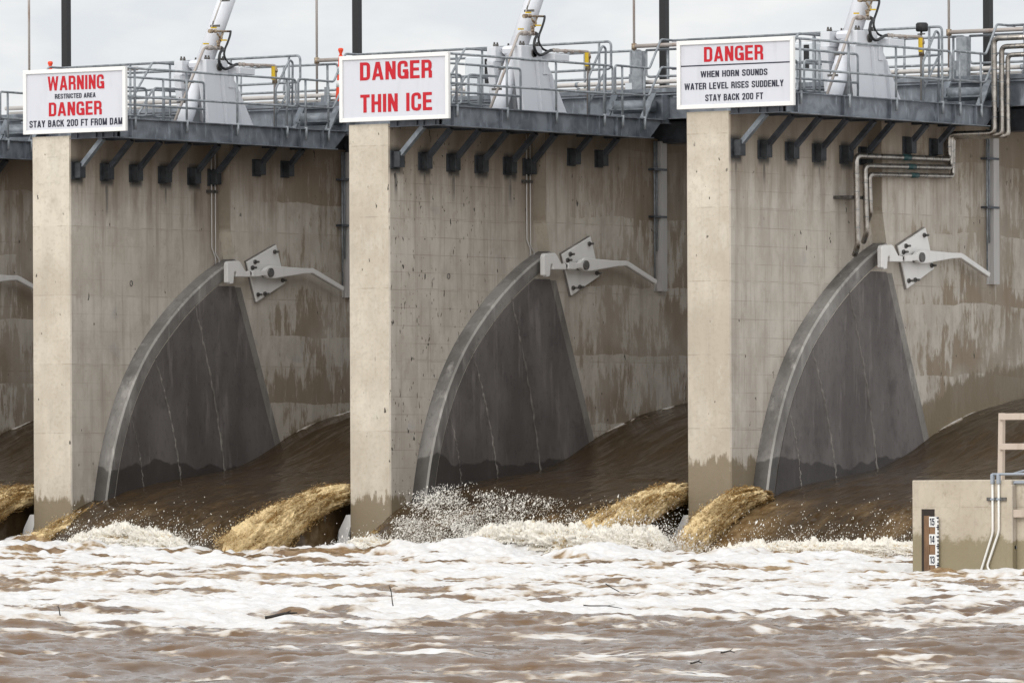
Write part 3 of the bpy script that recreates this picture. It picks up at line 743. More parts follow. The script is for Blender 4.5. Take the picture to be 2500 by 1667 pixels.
    if ch == '5': return .56, [Hb(t, .06, .53), [(.06, .46), (.22, .46), (.24, .92), (.06, .92)]], [(rounded([(.10, .50), (.16, .60), (.46, .60), (.46, b), (l, b), (l, .29)], .16), 0)]
    return w, [V(l)], []
def text_mesh(body, x, z, wid, hgt, y, mat, name, parent, bold=0, depth=.005, gap=.115):
    total = sum(glyph(c)[0] for c in body) + gap * (len(body) - 1)
    sx = wid / total; cx = 0.0; mb = None; last = None; k = 0
    def emit(poly):
        nonlocal k
        mb.prism([(x + (cx + p[0]) * sx, z + p[1] * hgt) for p in poly], 'y', y, y - depth - .00025 * (k % 7)); k += 1
    for c in body + ' ':
        if c == ' ':
            if mb: last = mb.build(name, mat, parent); mb = None
        else:
            if mb is None: mb = MB()
            w, polys, lines = glyph(c)
            for q in polys: emit(q)
            for ln, _ in lines:
                L_, R2 = [], []
                for i, p in enumerate(ln):
                    a, b = Vector(ln[max(i - 1, 0)]), Vector(ln[min(i + 1, len(ln) - 1)])
                    if ch_close(ln): 
                        if i == 0 or i == len(ln) - 1: a, b = Vector((0, 0)), Vector((1, 0))
                    tn = b - a
                    if tn.length < 1e-6: tn = Vector((1, 0))
                    tn.normalize(); n_ = Vector((-tn.y * .098, tn.x * .085))
                    L_.append((p[0] + n_.x, p[1] + n_.y)); R2.append((p[0] - n_.x, p[1] - n_.y))
                d_ = depth + .00025 * (k % 7); k += 1
                for i in range(len(ln) - 1):
                    q = [L_[i], L_[i + 1], R2[i + 1], R2[i]]
                    f = [mb.bm.verts.new((x + (cx + p[0]) * sx, y - d_, z + p[1] * hgt)) for p in q]
                    mb.face(f)
        cx += glyph(c)[0] + gap
    return last
def ch_close(ln): return abs(ln[0][0] - ln[-1][0]) < .01 and abs(ln[0][1] - ln[-1][1]) < .01

def sign(b, label, lines, rule=None):
    x = b * S
    root = empty('warning_sign', (x + 1.16, -.06, 8.2), label, 'sign', 'white danger signs on the piers')
    X0, X1, Z0, Z1, W = -.135, 2.435, 8.200, 9.465, .078
    m = MB(); m.box(x + X0 + .02, x + X1 - .02, -.070, -.035, Z0 + .02, Z1 - .02); m.build('panel', M['sign_panel'], root)
    m = MB()
    for pts in ([(X0, Z0), (X1, Z0), (X1 - W, Z0 + W), (X0 + W, Z0 + W)], [(X0, Z1), (X0 + W, Z1 - W), (X1 - W, Z1 - W), (X1, Z1)],
                [(X0, Z0), (X0 + W, Z0 + W), (X0 + W, Z1 - W), (X0, Z1)], [(X1, Z0), (X1, Z1), (X1 - W, Z1 - W), (X1 - W, Z0 + W)]):
        m.prism([(x + p[0], p[1]) for p in pts], 'y', -.105, -.032)
    m.build('frame', M['sign_frame'], root, .004)
    m = MB(); m.box(x + .15, x + .25, -.034, -.002, 8.3, 9.4); m.box(x + .72, x + .82, -.034, -.002, 8.3, 9.4); m.box(x + 1.9, x + 2.0, -.034, .012, 8.3, 9.4); m.build('backing_post', M['girder_dark'], root)
    for body, lx, lz, w, hh, mt, bold in lines:
        text_mesh(body, x + lx, lz, w, hh, -.0705, M[mt], 'lettering', root, bold)
    if rule:
        m = MB(); m.box(x + X0 + W, x + X1 - W, -.0745, -.070, 8.985, 9.008); m.build('rule_line', M['navy'], root)
sign(-1, 'white framed sign reading WARNING RESTRICTED AREA DANGER STAY BACK 200 FT FROM DAM',
     [('WARNING', .47, 9.045, 1.41, .28, 'red', .045), ('RESTRICTED AREA', .65, 8.88, 1.02, .095, 'navy', .03), ('DANGER', .495, 8.54, 1.33, .27, 'red', .045), ('STAY BACK 200 FT FROM DAM', .005, 8.33, 2.335, .135, 'navy', .03)])
sign(0, 'white framed sign with two large red lines reading DANGER THIN ICE',
     [('DANGER', .34, 8.985, 1.695, .345, 'red', .048), ('THIN ICE', .345, 8.37, 1.685, .345, 'red', .048)])
sign(1, 'white framed sign with DANGER over a rule and black WHEN HORN SOUNDS text',
     [('DANGER', .455, 9.06, 1.305, .275, 'red', .045), ('WHEN HORN SOUNDS', .38, 8.775, 1.47, .118, 'navy', .032), ('WATER LEVEL RISES SUDDENLY', .02, 8.555, 2.18, .122, 'navy', .032), ('STAY BACK 200 FT', .48, 8.335, 1.27, .122, 'navy', .032)], True)

# ------------------------------------------------------------------ service bridge behind the platforms
XL, XR = -17.5, 13.5
bg = empty('service_bridge', (-2, 9.8, 8.4), 'dark blue grey steel service bridge running across behind all the piers', 'bridge')
m = MB(); m.box(XL, XR, 7.80, 7.815, 8.50, 8.96); m.box(XL, XR, 7.72, 7.90, 8.485, 8.50); m.box(XL, XR, 7.70, 7.90, 8.96, 8.985); m.build('front_beam', M['girder'], bg)
m = MB(); m.box(XL, XR, 7.74, 11.7, 8.987, 9.02); m.build('deck', M['girder_dark'], bg)
m = MB(); m.box(XL, XR, 11.6, 11.62, 8.45, 8.98); m.box(XL, XR, 9.6, 9.62, 8.5, 8.98); m.build('rear_beam', M['girder_dark'], bg)
m = MB(); m.box(XL, XR, 8.75, 9.3, 8.06, 8.484); m.build('lower_beam', M['girder_dark'], bg)
m = MB(); m.box(XL, XR, 7.735, 7.750, 9.022, 9.10); m.build('toe_plate', M['girder'], bg)
for b in (-2, -1, 0, 1):
    x = b * S
    m = MB(); m.box(x + XG + .02, x + XG + .04, 7.55, 7.795, 8.40, 8.95); m.box(x + XG - .2, x + XG + .09, 7.62, 7.79, 8.39, 8.40)
    for z in (8.56, 8.68, 8.80): m.cyl((x + XG - .06, 7.785, z), (x + XG - .06, 7.765, z), .018, 6)
    m.build('end_plate', M['girder'], bg)
    m = MB(); m.box(x + 1.5, x + S - .3, 8.38, 8.40, 8.54, 8.735); m.build('fascia_plate', M['cabinet'], bg)
    m = MB(); m.box(x + .1, x + 1.2, 8.3, 9.2, 8.152, 8.47); m.build('bearing', M['girder_dark'], bg)
    m = MB(); m.cyl((x + 1.25, 7.2, 8.72), (x + 1.9, 7.75, 8.74), .13, 16); m.build('duct', M['strut'], bg)
for b in (-2, -1, 0, 1):
    x = b * S
    lab = SIGN[b]
    nr = empty('bridge_railing', (x + 5, 8.1, 9.02), 'front bridge railing starting at the platform steps ' + lab, 'railing', 'front bridge railings')
    m = MB(); m.tube([(x + 2.06, 8.1, 10.06), (x + S + .59, 8.1, 10.10), (x + S + .59, 8.1, 9.55), (x + 2.06, 8.1, 9.50)], R_ + .002, 8, True, .10); m.build('guard_rail', M['galv'], nr)
    for px in (2.45, 3.9, 5.4, 6.55, S + .30):
        m = MB(); m.tube([(x + px, 8.1, 8.60), (x + px, 8.1, 10.08)], R_ + .002, 8); m.build('post', M['galv'], nr)
    fr_ = empty('bridge_railing', (x + 5, 11.6, 9.02), 'rear bridge railing running right from behind the platform ' + lab, 'railing', 'rear bridge railings')
    m = MB(); m.tube([(x - .88, 11.55, 10.13), (x + S - .98, 11.55, 10.13), (x + S - .98, 11.55, 9.58), (x - .88, 11.55, 9.58), (x - .88, 11.55, 10.13)], R_ + .002, 8, True, .10); m.build('guard_rail', M['galv'], fr_)
    for px in (-.35, 1.2, 2.7, 4.2, 5.35, 6.5):
        m = MB(); m.tube([(x + px, 11.55, 8.9), (x + px, 11.55, 10.12)], R_ + .002, 8); m.build('post', M['galv'], fr_)
for z, r, y, lab in ((9.45, .045, 11.2, 'thick pale pipe, uppermost of three along the rear of the bridge'), (9.35, .026, 11.25, 'middle pale pipe along the rear of the bridge'), (9.22, .022, 11.3, 'lowest thin pale pipe along the rear of the bridge')):
    p_ = empty('service_pipe', (-2, y, z), lab, 'pipe', 'pale pipes along the bridge')
    m = MB(); m.tube([(XL, y, z), (XR, y, z)], r, 10); m.build('pipe', M['pale_pipe'], p_)
    for b in (-2, -1, 0, 1):
        for dx in (.55, 3.1, 5.4):
            m = MB(); m.tube([(b * S + dx - .03, y, z), (b * S + dx + .03, y, z)], r + .012, 10); m.build('coupling', M['galv'], p_)
for b in (-2, -1, 0, 1):
    x = b * S
    s_ = empty('pipe_stand', (x - .95, 11.1, 9.02), 'small dark post holding the bridge pipes, behind the platform stairs ' + SIGN[b].replace('at the far left edge', 'at far left'), 'pipe stand', 'pipe stands on the bridge')
    m = MB(); m.box(x - 1.0, x - .92, 11.08, 11.16, 9.02, 9.62); m.build('post', M['galv'], s_)
    m = MB(); m.box(x - 1.06, x - .86, 11.04, 11.12, 9.24, 9.44); m.build('clamp_box', M['strut'] if b != 0 else M['cabinet'], s_)
# lamp posts and thin masts
for b, x in zip((-2, -1, 0, 1), (-16.52, -8.64, -.80, 6.98)):
    near = {-2: 'above the WARNING sign', -1: 'above the THIN ICE sign', 0: 'left of the WHEN HORN SOUNDS sign', 1: 'near the right edge'}[b]
    p_ = empty('lamp_post', (x, 12.1, 9.0), 'tall square black post rising into the sky ' + near, 'post', 'black lamp posts')
    m = MB(); m.box(x - .075, x + .075, 12.02, 12.17, 9.1, 14.5); m.build('shaft', M['black'], p_)
    m = MB(); m.box(x - .14, x + .14, 11.95, 12.24, 8.45, 9.10); m.build('pedestal', M['girder'], p_)
for b, x in zip((-2, -1, 0, 1), (-17.0, -9.19, -1.08, 6.49)):
    near = {-2: 'at the left above the WARNING sign', -1: 'just left of the THIN ICE sign', 0: 'between the second and third signs', 1: 'near the right edge'}[b]
    p_ = empty('thin_mast', (x, 11.4, 9.02), 'thin grey brown pipe mast rising into the sky ' + near, 'mast', 'thin pipe masts')
    m = MB(); m.tube([(x, 11.4, 9.02), (x, 11.4, 14.5)], .026, 10); m.build('mast_pipe', M['rust_pipe'], p_)
    m = MB(); m.tube([(x, 11.4, 10.14), (x, 11.4, 10.27)], .055, 8); m.build('coupling', M['brass'], p_)
    m = MB(); m.tube([(x, 11.4, 10.21), (x + 3.0, 11.4, 10.21)], .042, 8); m.build('branch_pipe', M['rust_pipe'], p_)
for b in (0, 1):
    p_ = empty('grey_column', (b * S - .70, 11.0, 9.0), 'flat topped pale grey column beside the stairs ' + ('left of the WHEN HORN SOUNDS sign' if b == 0 else 'near the right edge'), 'column', 'pale grey columns')
    m = MB(); m.box(b * S - .80, b * S - .56, 10.9, 11.05, 8.6, 10.08); m.build('shaft', M['galv'], p_)
for b in (0, 1):
    x = b * S - .0
    p_ = empty('control_cabinet', (x + .5, 9.6, 9.02), 'pale grey equipment cabinet behind the railings ' + SIGN[b], 'cabinet', 'pale cabinets on the bridge')
    m = MB(); m.box(x - 3.93 + 0, x - 3.24, 9.4, 10.2, 9.021, 10.0); m.build('housing', M['cabinet'], p_, .02)
    m = MB(); m.box(x - 3.42, x - 3.30, 9.385, 9.398, 9.45, 9.95); m.build('vent', M['black'], p_)
# channelizer cones on the bridge
for x, lab in ((-14.17, 'orange channelizer cone peeking over the WARNING RESTRICTED AREA sign'), (-6.50, 'orange and white channelizer cone at the left edge of the THIN ICE sign')):
    c_ = empty('traffic_cone', (x, 8.6, 9.02), lab, 'traffic cone', 'channelizer cones')
    m = MB(); m.tube([(x, 8.6, 9.05), (x, 8.6, 9.30), (x, 8.6, 9.60), (x, 8.6, 10.10)], [.125, .105, .080, .040], 16); m.build('body', M['orange'], c_)
    m = MB(); m.box(x - .2, x + .2, 8.4, 8.8, 9.021, 9.06); m.build('foot', M['rubber'], c_)
    for z0, z1, ra, rb in ((9.44, 9.58, .100, .088), (9.70, 9.86, .078, .066)):
        m = MB(); m.tube([(x, 8.6, z0), (x, 8.6, z1)], [ra, rb], 16); m.build('reflective_band', M['reflect'], c_)
    m = MB(); m.tube([(x, 8.6, 10.08), (x, 8.6, 10.13), (x, 8.6, 10.20), (x, 8.6, 10.235), (x, 8.6, 10.25)], [.035, .025, .055, .055, .03], 14); m.build('handle_knob', M['orange'], c_)
# black beacon on the right platform pipe
p_ = empty('valve_beacon', (S + 1.0, 6.68, 9.8), 'small black round-topped unit on a valve pipe near the right edge', 'valve unit')
m = MB(); m.tube([(S + 1.0, 6.70, 9.92), (S + 1.0, 6.70, 9.94), (S + 1.0, 6.70, 10.06), (S + 1.0, 6.70, 10.09)], [.10, .12, .12, .09], 18); m.build('cap', M['black'], p_)
m = MB(); m.tube([(S + 1.0, 6.66, 9.80), (S + 1.0, 6.68, 9.92)], .022, 8); m.tube([(S + 1.0, 6.55, 9.86), (S + 1.0, 6.80, 9.88)], .014, 6); m.build('stem', M['bolt'], p_)

# ------------------------------------------------------------------ pale bearings at the feet of the piers
g = empty('gate_bearing', (-.15, .3, -.2), '', 'bearing')
m = MB(); m.prism([(-.33, -.4), (-.27, .42), (-.11, .695), (-.004, .702), (-.004, .478), (-.072, .292), (-.093, -.4)], 'y', .02, .09); m.build('cheek_plate', M['latch'], g, .008)
m = MB(); m.prism([(-.37, -.4), (-.37, .30), (-.345, .41), (-.30, .46), (-.25, .46), (-.22, .2), (-.22, -.4)], 'y', .091, .40); m.build('seal_roll', M['white_dull'], g, .02)
repeat(g, (-1, 0, 1), 'pale metal bearing plate at the foot of the pier {}', 'gate bearings at the pier feet')

# ------------------------------------------------------------------ concrete block with staff gauge, at right
YB = -12.08
bl = empty('concrete_block', (21.1, YB, -1), 'low pale concrete block at right carrying the water level staff', 'concrete block')
m = MB(); ZTp = 1.372
m.prism([(20.135, YB), (22.0, YB), (22.0, YB + .12), (26.0, YB + .12), (26.0, YB + 2.6), (20.135, YB + 2.6)], 'z', -1.5, ZTp); m.build('block_body', M['concrete_block'], bl, .012)
m = MB(); m.box(20.315, 20.56, YB - .006, YB - .001, -.6, .907); m.build('slot', M['slot'], bl)  # flat near-black panel marking the gauge recess
m = MB(); m.box(21.90, 22.02, YB - .004, YB + .118, -.6, 1.30); m.build('corner_pilaster', M['concrete_block'], bl, .01)
sg = empty('staff_gauge', (20.5, YB - .05, -.3), 'wooden staff gauge with white 13, 14 and 15 foot plates', 'staff gauge')
m = MB(); m.box(20.385, 20.485, YB - .05, YB - .008, -.6, .80); m.box(20.487, 20.60, YB - .045, YB - .008, -.6, .785); m.build('timber_board', M['wood_gauge'], sg, .004)
m = MB(); m.box(20.602, 20.640, YB - .052, YB - .008, -.6, .787); m.build('scale_strip', M['gauge_white'], sg)
for zt, tx in ((.787, '15'), (.506, '14'), (.172 + .01, '13')):
    zt = {'15': .787, '14': .504, '13': .175}[tx]
    m = MB(); m.box(20.490, 20.606, YB - .058, YB - .053, zt - .165, zt); pl = m.build('number_plate', M['gauge_white'], sg)
    text_mesh(tx, 20.505, zt - .142, .088, .118, YB - .0585, M['navy'], 'number', pl, .02, .003)
for i in range(34):
    z = .775 - i * .0305
    m = MB()
    if i % 5 == 0: m.prism([(20.618, z), (20.668, z + .008), (20.668, z - .022), (20.640, z - .022)], 'y', YB - .056, YB - .0525)
    else: m.box(20.640, 20.664, YB - .056, YB - .046, z - .017, z)
    m.build('graduation_mark', M['navy'] if i % 2 == 0 or i % 5 == 0 else M['gauge_white'], sg)
for j, pts in enumerate(([(21.671, 1.40), (21.671, .525), (21.44, -.10), (21.47, -.2)], [(21.785, 1.40), (21.785, .55), (21.565, .0), (21.60, -.075), (23.5, -.08)])):
    cd = empty('wall_conduit', (pts[0][0], YB - .03, -.1), ('left white conduit of the pair on the block, ending in the foam' if j == 0 else 'right white conduit of the pair on the block, bending along the waterline'), 'conduit', 'white conduits on the block')
    m = MB(); m.tube([(p[0], YB - .035, p[1]) for p in pts], .0185, 10, True, .07); m.build('pipe', M['pvc'], cd)
    m = MB(); m.box(pts[0][0] - .027, pts[0][0] + .027, YB - .07, YB - .004, 1.31, 1.47); m.build('junction_box', M['grey_pvc'], cd, .01)
ch_ = empty('conduit_strut', (21.73, YB, 1.07), 'short dark strut channel clamping both white conduits', 'strut channel')
m = MB(); m.box(21.555, 21.915, YB - .03, YB - .001, 1.04, 1.095); m.build('channel', M['bolt'], ch_)
for x in (21.671, 21.785):
    m = MB(); m.box(x - .03, x + .03, YB - .058, YB - .031, 1.052, 1.083); m.build('clamp', M['grey_pvc'], ch_)
tc = empty('top_conduit', (21.7, YB, 1.47), 'grey conduit lying along the top edge of the block', 'conduit')
m = MB(); m.tube([(21.66, YB - .03, 1.465), (22.1, YB - .02, 1.468), (23.5, YB - .02, 1.47)], .020, 10); m.tube([(22.0, YB + .05, 1.47), (22.6, YB + .08, 1.62)], .018, 8); m.build('pipe', M['grey_pvc'], tc)
bc = empty('blue_grey_conduit', (21.96, YB + .1, .3), 'blue grey bent conduit beside the block corner at the right edge', 'conduit')
m = MB(); m.tube([(21.965, YB + .085, .28), (21.965, YB + .085, 1.335), (23.5, YB + .085, 1.335)], .027, 10, True, .08); m.build('pipe', M['grey_pvc'], bc)
m = MB(); m.box(21.915, 22.02, YB + .06, YB + .118, .27, .32); m.build('fitting', M['grey_pvc'], bc)
wr = empty('timber_railing', (22.3, YB + .35, 1.372), 'pale timber guard railing standing on the concrete block', 'railing')
for x in (21.60, 23.1):
    m = MB(); m.prism([(x - .03, 1.372), (x + .06, 1.372), (x + .075, 2.445), (x - .005, 2.445)], 'y', YB + .28, YB + .37); m.build('post', M['wood_new'], wr, .004)
m = MB(); m.box(21.625, 23.3, YB + .235, YB + .279, 2.335, 2.44); m.build('top_rail', M['wood_new'], wr, .004)
m = MB(); m.box(21.625, 23.3, YB + .235, YB + .279, 1.858, 1.957); m.build('mid_rail', M['wood_new'], wr, .004)
lb = empty('timber_plank', (22.6, YB - .03, .8), 'short weathered plank at the right edge below the block top', 'plank')
m = MB(); m.box(21.85, 23.4, YB + .02, YB + .055, .775, .90); m.build('board', M['wood_new'], lb, .004)

# ------------------------------------------------------------------ WATER
d = np.array([-math.sin(FI), math.cos(FI)]); rr = np.array([math.cos(FI), math.sin(FI)])
def river():
    nD, nL = 1500, 760
    D = np.linspace(0, 1, nD); D = 46 + (146 - 46) * D ** .92
    t = np.concatenate([np.linspace(-4.0, -1.04, 45)[:-1], np.linspace(-1.04, 1.04, nL - 88), np.linspace(1.04, 4.0, 45)[1:]])
    DD, TT = np.meshgrid(D, t, indexing='ij')
    LL = TT * DD * .0725
    X = CAM[0] + DD * d[0] + LL * rr[0]; Y = CAM[1] + DD * d[1] + LL * rr[1]
    wl = fbm(LL * .25, DD * .25, 21.0, 2) * .8
    sw = fbm(LL * .34 + wl, DD * .62, 3.1, 3) * .070 + (fbm(LL * .62 + wl, DD * 1.15, 1.7, 3, .5, True) - .35) * .050
    cp = fbm(LL * 1.5, DD * 2.7, 7.7, 4) * .044 + (fbm(LL * 2.6 + wl, DD * 4.2, 3.3, 2, .5, True) - .4) * .022 + fbm(LL * 5.5, DD * 7.5, 4.7, 3) * .014
    calm = 1 - .30 * sstep(80, 70, DD)
    sw = sw * calm + sstep(80, 70, DD) * fbm(LL * .20 + wl, DD * .60, 30.0, 3) * (.075 + .06 * sstep(0, .8, TT)) + .06 * sstep(84, 79, DD) * sstep(70, 76, DD) * fbm(LL * .5, DD * .3, 51.0, 3)
    cp = cp * (1 - .35 * sstep(80, 70, DD)) + (fbm(LL * .55 + wl, DD * 2.4, 33.0, 3) * .030) * sstep(84, 70, DD)
    h = sw + cp - .06
    # froth
    f1 = fbm(LL * .27 + wl, DD * .30 - wl, 2.2, 6, .60)
    f2 = fbm(LL * .85 + 8, DD * .85, 6.2, 5, .64)
    lace = fbm(LL * .9 + wl, DD * 1.0, 14.2, 4, .6, True) - .55
    wob = DD + 5.0 * fbm(LL * .13, DD * .10, 4.4, 2) - 2.2 * TT
    dens = np.interp(wob, [50, 55, 60, 64, 72, 76, 80, 83, 89, 93, 100, 104, 112, 126, 146], [.26, .25, .20, .13, .12, .17, .38, .62, .62, .42, .38, .46, .52, .50, .58])
    dens = dens - .12 * sstep(76, 62, DD) * sstep(-.1, .7, TT)
    fg = sstep(78, 70, DD)
    f3 = fbm(LL * .75 + wl, DD * 1.9, 41.0, 5, .66)
    foam = np.clip(dens + (f1 * .60 + f2 * .24 + lace * .30) * (1 - .72 * fg) + fg * (f3 * .50 + f1 * .10), 0, 1.0)
    churn_glow = sstep(.10, .50, fbm(LL * .42, DD * .30, 12.2, 4, .6) + .30 * sstep(0.1, .7, TT) - .05) * sstep(98, 110, DD)
    churn_glow = np.maximum(churn_glow, .30 + .3 * sstep(.0, .5, fbm(LL * .8, DD * .8, 3.2, 3))) * sstep(80, 96, DD)
    foam = np.clip(foam - .22 * sstep(.62, .95, churn_glow) * sstep(.0, .35, f2 + .12), 0, 1)
    fs = sstep(.35, .75, foam)
    puff = np.abs(fbm(LL * .9, DD * 1.2, 5.5, 4, .45)) * .085 + fbm(LL * 4.0, DD * 4.0, 2.5, 3, .5) * .009
    toe = sstep(116, 132, DD)
    h = h + fs * (puff - .01) * (.08 + .77 * sstep(74, 84, DD)) + toe * (np.maximum(fbm(LL * .55, DD * .4, 9.9, 5, .5), -.25) * .27 + .16 * np.exp(-((LL + 9.2) / 1.3) ** 2)) + sstep(80, 90, DD) * fbm(LL * .22, DD * .22, 1.1, 2) * .05
    h = h - .13 * np.exp(-((LL - 6.6) / 2.6) ** 2) * sstep(88, 100, DD) * sstep(124, 114, DD)
    churn_glow = np.maximum(churn_glow, .50 * sstep(.02, .10, h) * sstep(88, 80, DD))  # golden tint on higher foreground crests, painting light shining through them
    P = np.stack([X, Y, h], -1)
    o = grid_mesh('river_water', P, M['river'], {'foam': foam, 'churn_glow': churn_glow})
    tag(o, 'muddy brown river with white foam below the dam', 'water', None, 'structure')
river()

prof = [(-3.2, -1.2), (-2.0, -.55), (-1.5, -.18), (-1.05, .10), (-.66, .33), (-.2, .62), (.26, .85), (1.05, 1.045), (1.77, 1.20), (3.22, 1.405), (4.56, 1.53), (5.46, 1.74), (6.22, 2.04), (7.0, 2.34), (8.23, 2.65), (9.72, 2.87), (12, 3.05), (17, 3.12)]
def sheet(b):
    py = np.array([p[0] for p in prof]); pz = np.array([p[1] for p in prof])
    y = np.linspace(-2.6, 16.5, 560); x = np.linspace(b * S + T - .01, b * S + S + .02, 200)
    XX, YY = np.meshgrid(x, y); u = (XX - b * S - T) / (S - T)
    XX = XX - .44 * u * sstep(1.3, .55, YY)
    z0 = np.interp(YY + .9 * u * sstep(3.0, -.5, YY), py, pz)
    k = np.ones(25) / 25
    z0 = np.apply_along_axis(lambda c: np.convolve(np.pad(c, 12, mode='edge'), k, 'valid'), 0, z0)
    wav = fbm(XX * 2.1, YY * .42, b * 3.3 + .5, 4, .55) * .034 + fbm(XX * 5, YY * 1.3, b * 1.3, 3, .55) * .004
    wav += fbm(XX * 7 + YY * .8, YY * .16, b * 5.1, 3, .6) * .004
    wav += .05 * np.exp(-((YY - 1.2 - 2.2 * u) / .25) ** 2) * (.3 + u)
    low = sstep(1.0, -1.0, YY); side_ = (b == 1) * np.exp(-((XX - b * S - T - .6) / .75) ** 2) * sstep(1.2, .0, YY)
    wav += low * fbm(XX * 1.4, YY * 1.1, b * 2 + 4, 5, .6) * .06
    z = z0 + wav
    edge = np.exp(-np.maximum(XX - b * S - XB, 0) / .05) * (.55 + .8 * fbm(XX * 2, YY * 2.3, 3.0 + b, 4, .6)) * sstep(9.9, 8.5, YY) * sstep(-.1, .9, YY)
    lines = sstep(.92, 1.25, fbm(XX * 2.6 + YY * .5, YY * .55, 7.0 + b, 4, .6, True)) * .40 * sstep(4, 8, YY)
    for q, (ya, xa, k2) in enumerate(((2.6, .28, 2.3), (3.6, .80, 1.2), (1.9, .62, 1.9))):
        yc = ya + .15 * q - k2 * (u - xa) ** 2 * 2.2 - 1.6 * (1 - u) + .25 * fbm(u * 3, 0, q + b * 2.0, 3)
        lines = lines + .30 * np.exp(-((YY - yc) / .06) ** 2) * np.clip(.3 + fbm(XX * 3, YY * 3, q + 5.0, 4, .6), 0, 1)
    foam = np.clip(.55 * edge + lines + .22 * low * sstep(.1, .6, fbm(XX * 2, YY * 1.4, 9.0 + b, 5, .62)), 0, 1)
    ch = np.clip(.28 * low * sstep(-.1, .6, fbm(XX * .9, YY * .9, 2.0 + b, 4)), 0, 1)
    pad = lambda A: np.concatenate([A[:, :1], A, A[:, -1:]], 1)
    XX, YY, foam, ch = pad(XX), pad(YY), pad(foam), pad(ch)
    z = np.concatenate([np.full((len(y), 1), -2.0), z, np.full((len(y), 1), -2.0)], 1); foam[:, [0, -1]] = 0; foam[:, [1, -2]] *= .4
    ch[:] = np.maximum(ch, pad(.62 * side_ * (.75 + .5 * fbm(XX[:, 1:-1] * 1.5, YY[:, 1:-1] * 1.2, 3.3, 3)))) if b == 1 else ch
    o = grid_mesh('spillway_water', np.stack([XX, YY, z], -1), M['sheet'], {'foam': foam, 'churn_glow': ch})
    lab = {-2: 'dark brown water pouring through the bay at the left edge', -1: 'dark brown water pouring through the bay between the first two signs', 0: 'dark brown water pouring through the bay between THIN ICE and WHEN HORN SOUNDS signs', 1: 'dark brown water pouring through the bay at the right edge'}[b]
    tag(o, lab, 'water', None, 'structure')
for b in (-2, -1, 0, 1): sheet(b)

def lump(name, path, radii, mat, label, seed, amp=.55, n=300, mm=150, squash=1.0, spike=0.0):
    """a tumbling body of water: a swept surface broken up by ridged noise"""
    P = np.array([list(v) for v in smooth(path, 12)]); t = np.linspace(0, 1, len(P)); tt = np.linspace(0, 1, n)
    C = np.stack([np.interp(tt, t, P[:, i]) for i in range(3)], -1)
    R = np.interp(tt, np.linspace(0, 1, len(radii)), radii) * np.sin(np.clip(np.minimum(tt, 1 - tt) * 9, 0, PI / 2)) ** .6
    tan = np.gradient(C, axis=0); tan /= np.linalg.norm(tan, axis=1)[:, None]
    a = np.cross(tan, [0, 0, 1.0]); a /= np.linalg.norm(a, axis=1)[:, None]; bb = np.cross(a, tan)
    th = np.linspace(0, 2 * PI, mm, endpoint=False)
    dirs = a[:, None, :] * np.cos(th)[None, :, None] + bb[:, None, :] * np.sin(th)[None, :, None] * squash
    Q = C[:, None, :] + dirs * R[:, None, None]
    seg = np.concatenate([[0], np.cumsum(np.linalg.norm(np.diff(C, axis=0), axis=1))])[:, None]
    ca, sa = np.cos(th)[None] * R[:, None], np.sin(th)[None] * R[:, None]
    n0 = fbm(seg * 1.5 + seed, ca * 3.2, sa * 3.2 + seed, 3, .55)
    n1 = fbm(seg * .9 + n0 * .5 + seed, ca * 11.0 + n0 + seed, sa * 11.0, 6, .68, True) - .45
    n2 = fbm(Q[..., 0] * 11 + seed, Q[..., 1] * 11, Q[..., 2] * 11, 4, .68)
    disp = (n0 * .50 + n1 * .34 + n2 * .16) * amp
    Q = C[:, None, :] + dirs * (R[:, None] * (1 + disp))[..., None]
    if spike:
        sp_ = np.maximum(0, fbm(Q[..., 0] * 5 + seed, Q[..., 1] * 5, .5, 4, .7)) ** 1.6 * np.clip(dirs[..., 2], 0, 1)
        Q[..., 2] += spike * np.minimum(sp_, .5)
    foam = np.clip(.20 + .16 * tt[:, None] + n0 * .35 + n1 * .62 + n2 * .30, 0, 1)
    o = grid_mesh(name, Q, mat, {'foam': foam}, True, True)
    return tag(o, label, 'water', None, 'stuff')

def J(b, pts): return [(b * S + p[0], p[1], p[2]) for p in pts]
rb = {-2: 'at the left edge', -1: 'left of the THIN ICE pier', 0: 'left of the WHEN HORN SOUNDS pier'}
jetB = [(S - .10, 1.2, 1.18), (S - .22, .4, 1.12), (S - .34, -.3, 1.02), (S - .46, -1.0, .76), (S - .60, -1.6, .44), (S - .75, -2.2, .10), (S - .95, -2.7, -.12)]
for b, sd in ((-2, 1.0), (-1, 4.0), (0, 9.0)):
    lump('tumbling_water', J(b, jetB), [.09, .13, .17, .23, .30, .34, .30], M['gold'], 'golden brown water tumbling down ' + rb[b], sd, .55)
jetA = {-1: ([(T + .34, 1.3, .80), (T + .28, .6, .74), (T + .18, .05, .52), (T + .06, -.45, .26), (T - .08, -.95, .0), (T - .2, -1.4, -.2)], [.08, .15, .22, .28, .32, .3]),
        0: ([(T + .35, .7, .72), (T + .28, .2, .60), (T + .18, -.4, .28), (T + .08, -.9, .02), (T - .0, -1.3, -.18)], [.08, .12, .16, .18, .16]),
        1: ([(T + .34, .80, 1.02), (T + .28, .30, 1.04), (T + .20, -.15, .94), (T + .08, -.55, .68), (T - .05, -.95, .34), (T - .18, -1.35, -.04)], [.09, .16, .21, .26, .30, .30])}
for b, sd in ((-1, 13.0), (0, 17.0), (1, 21.0)):
    lump('tumbling_water', J(b, jetA[b][0]), [r_ * .78 for r_ in jetA[b][1]], M['gold'], 'golden brown water curling round the foot of the pier ' + SIGN[b], sd, .55)
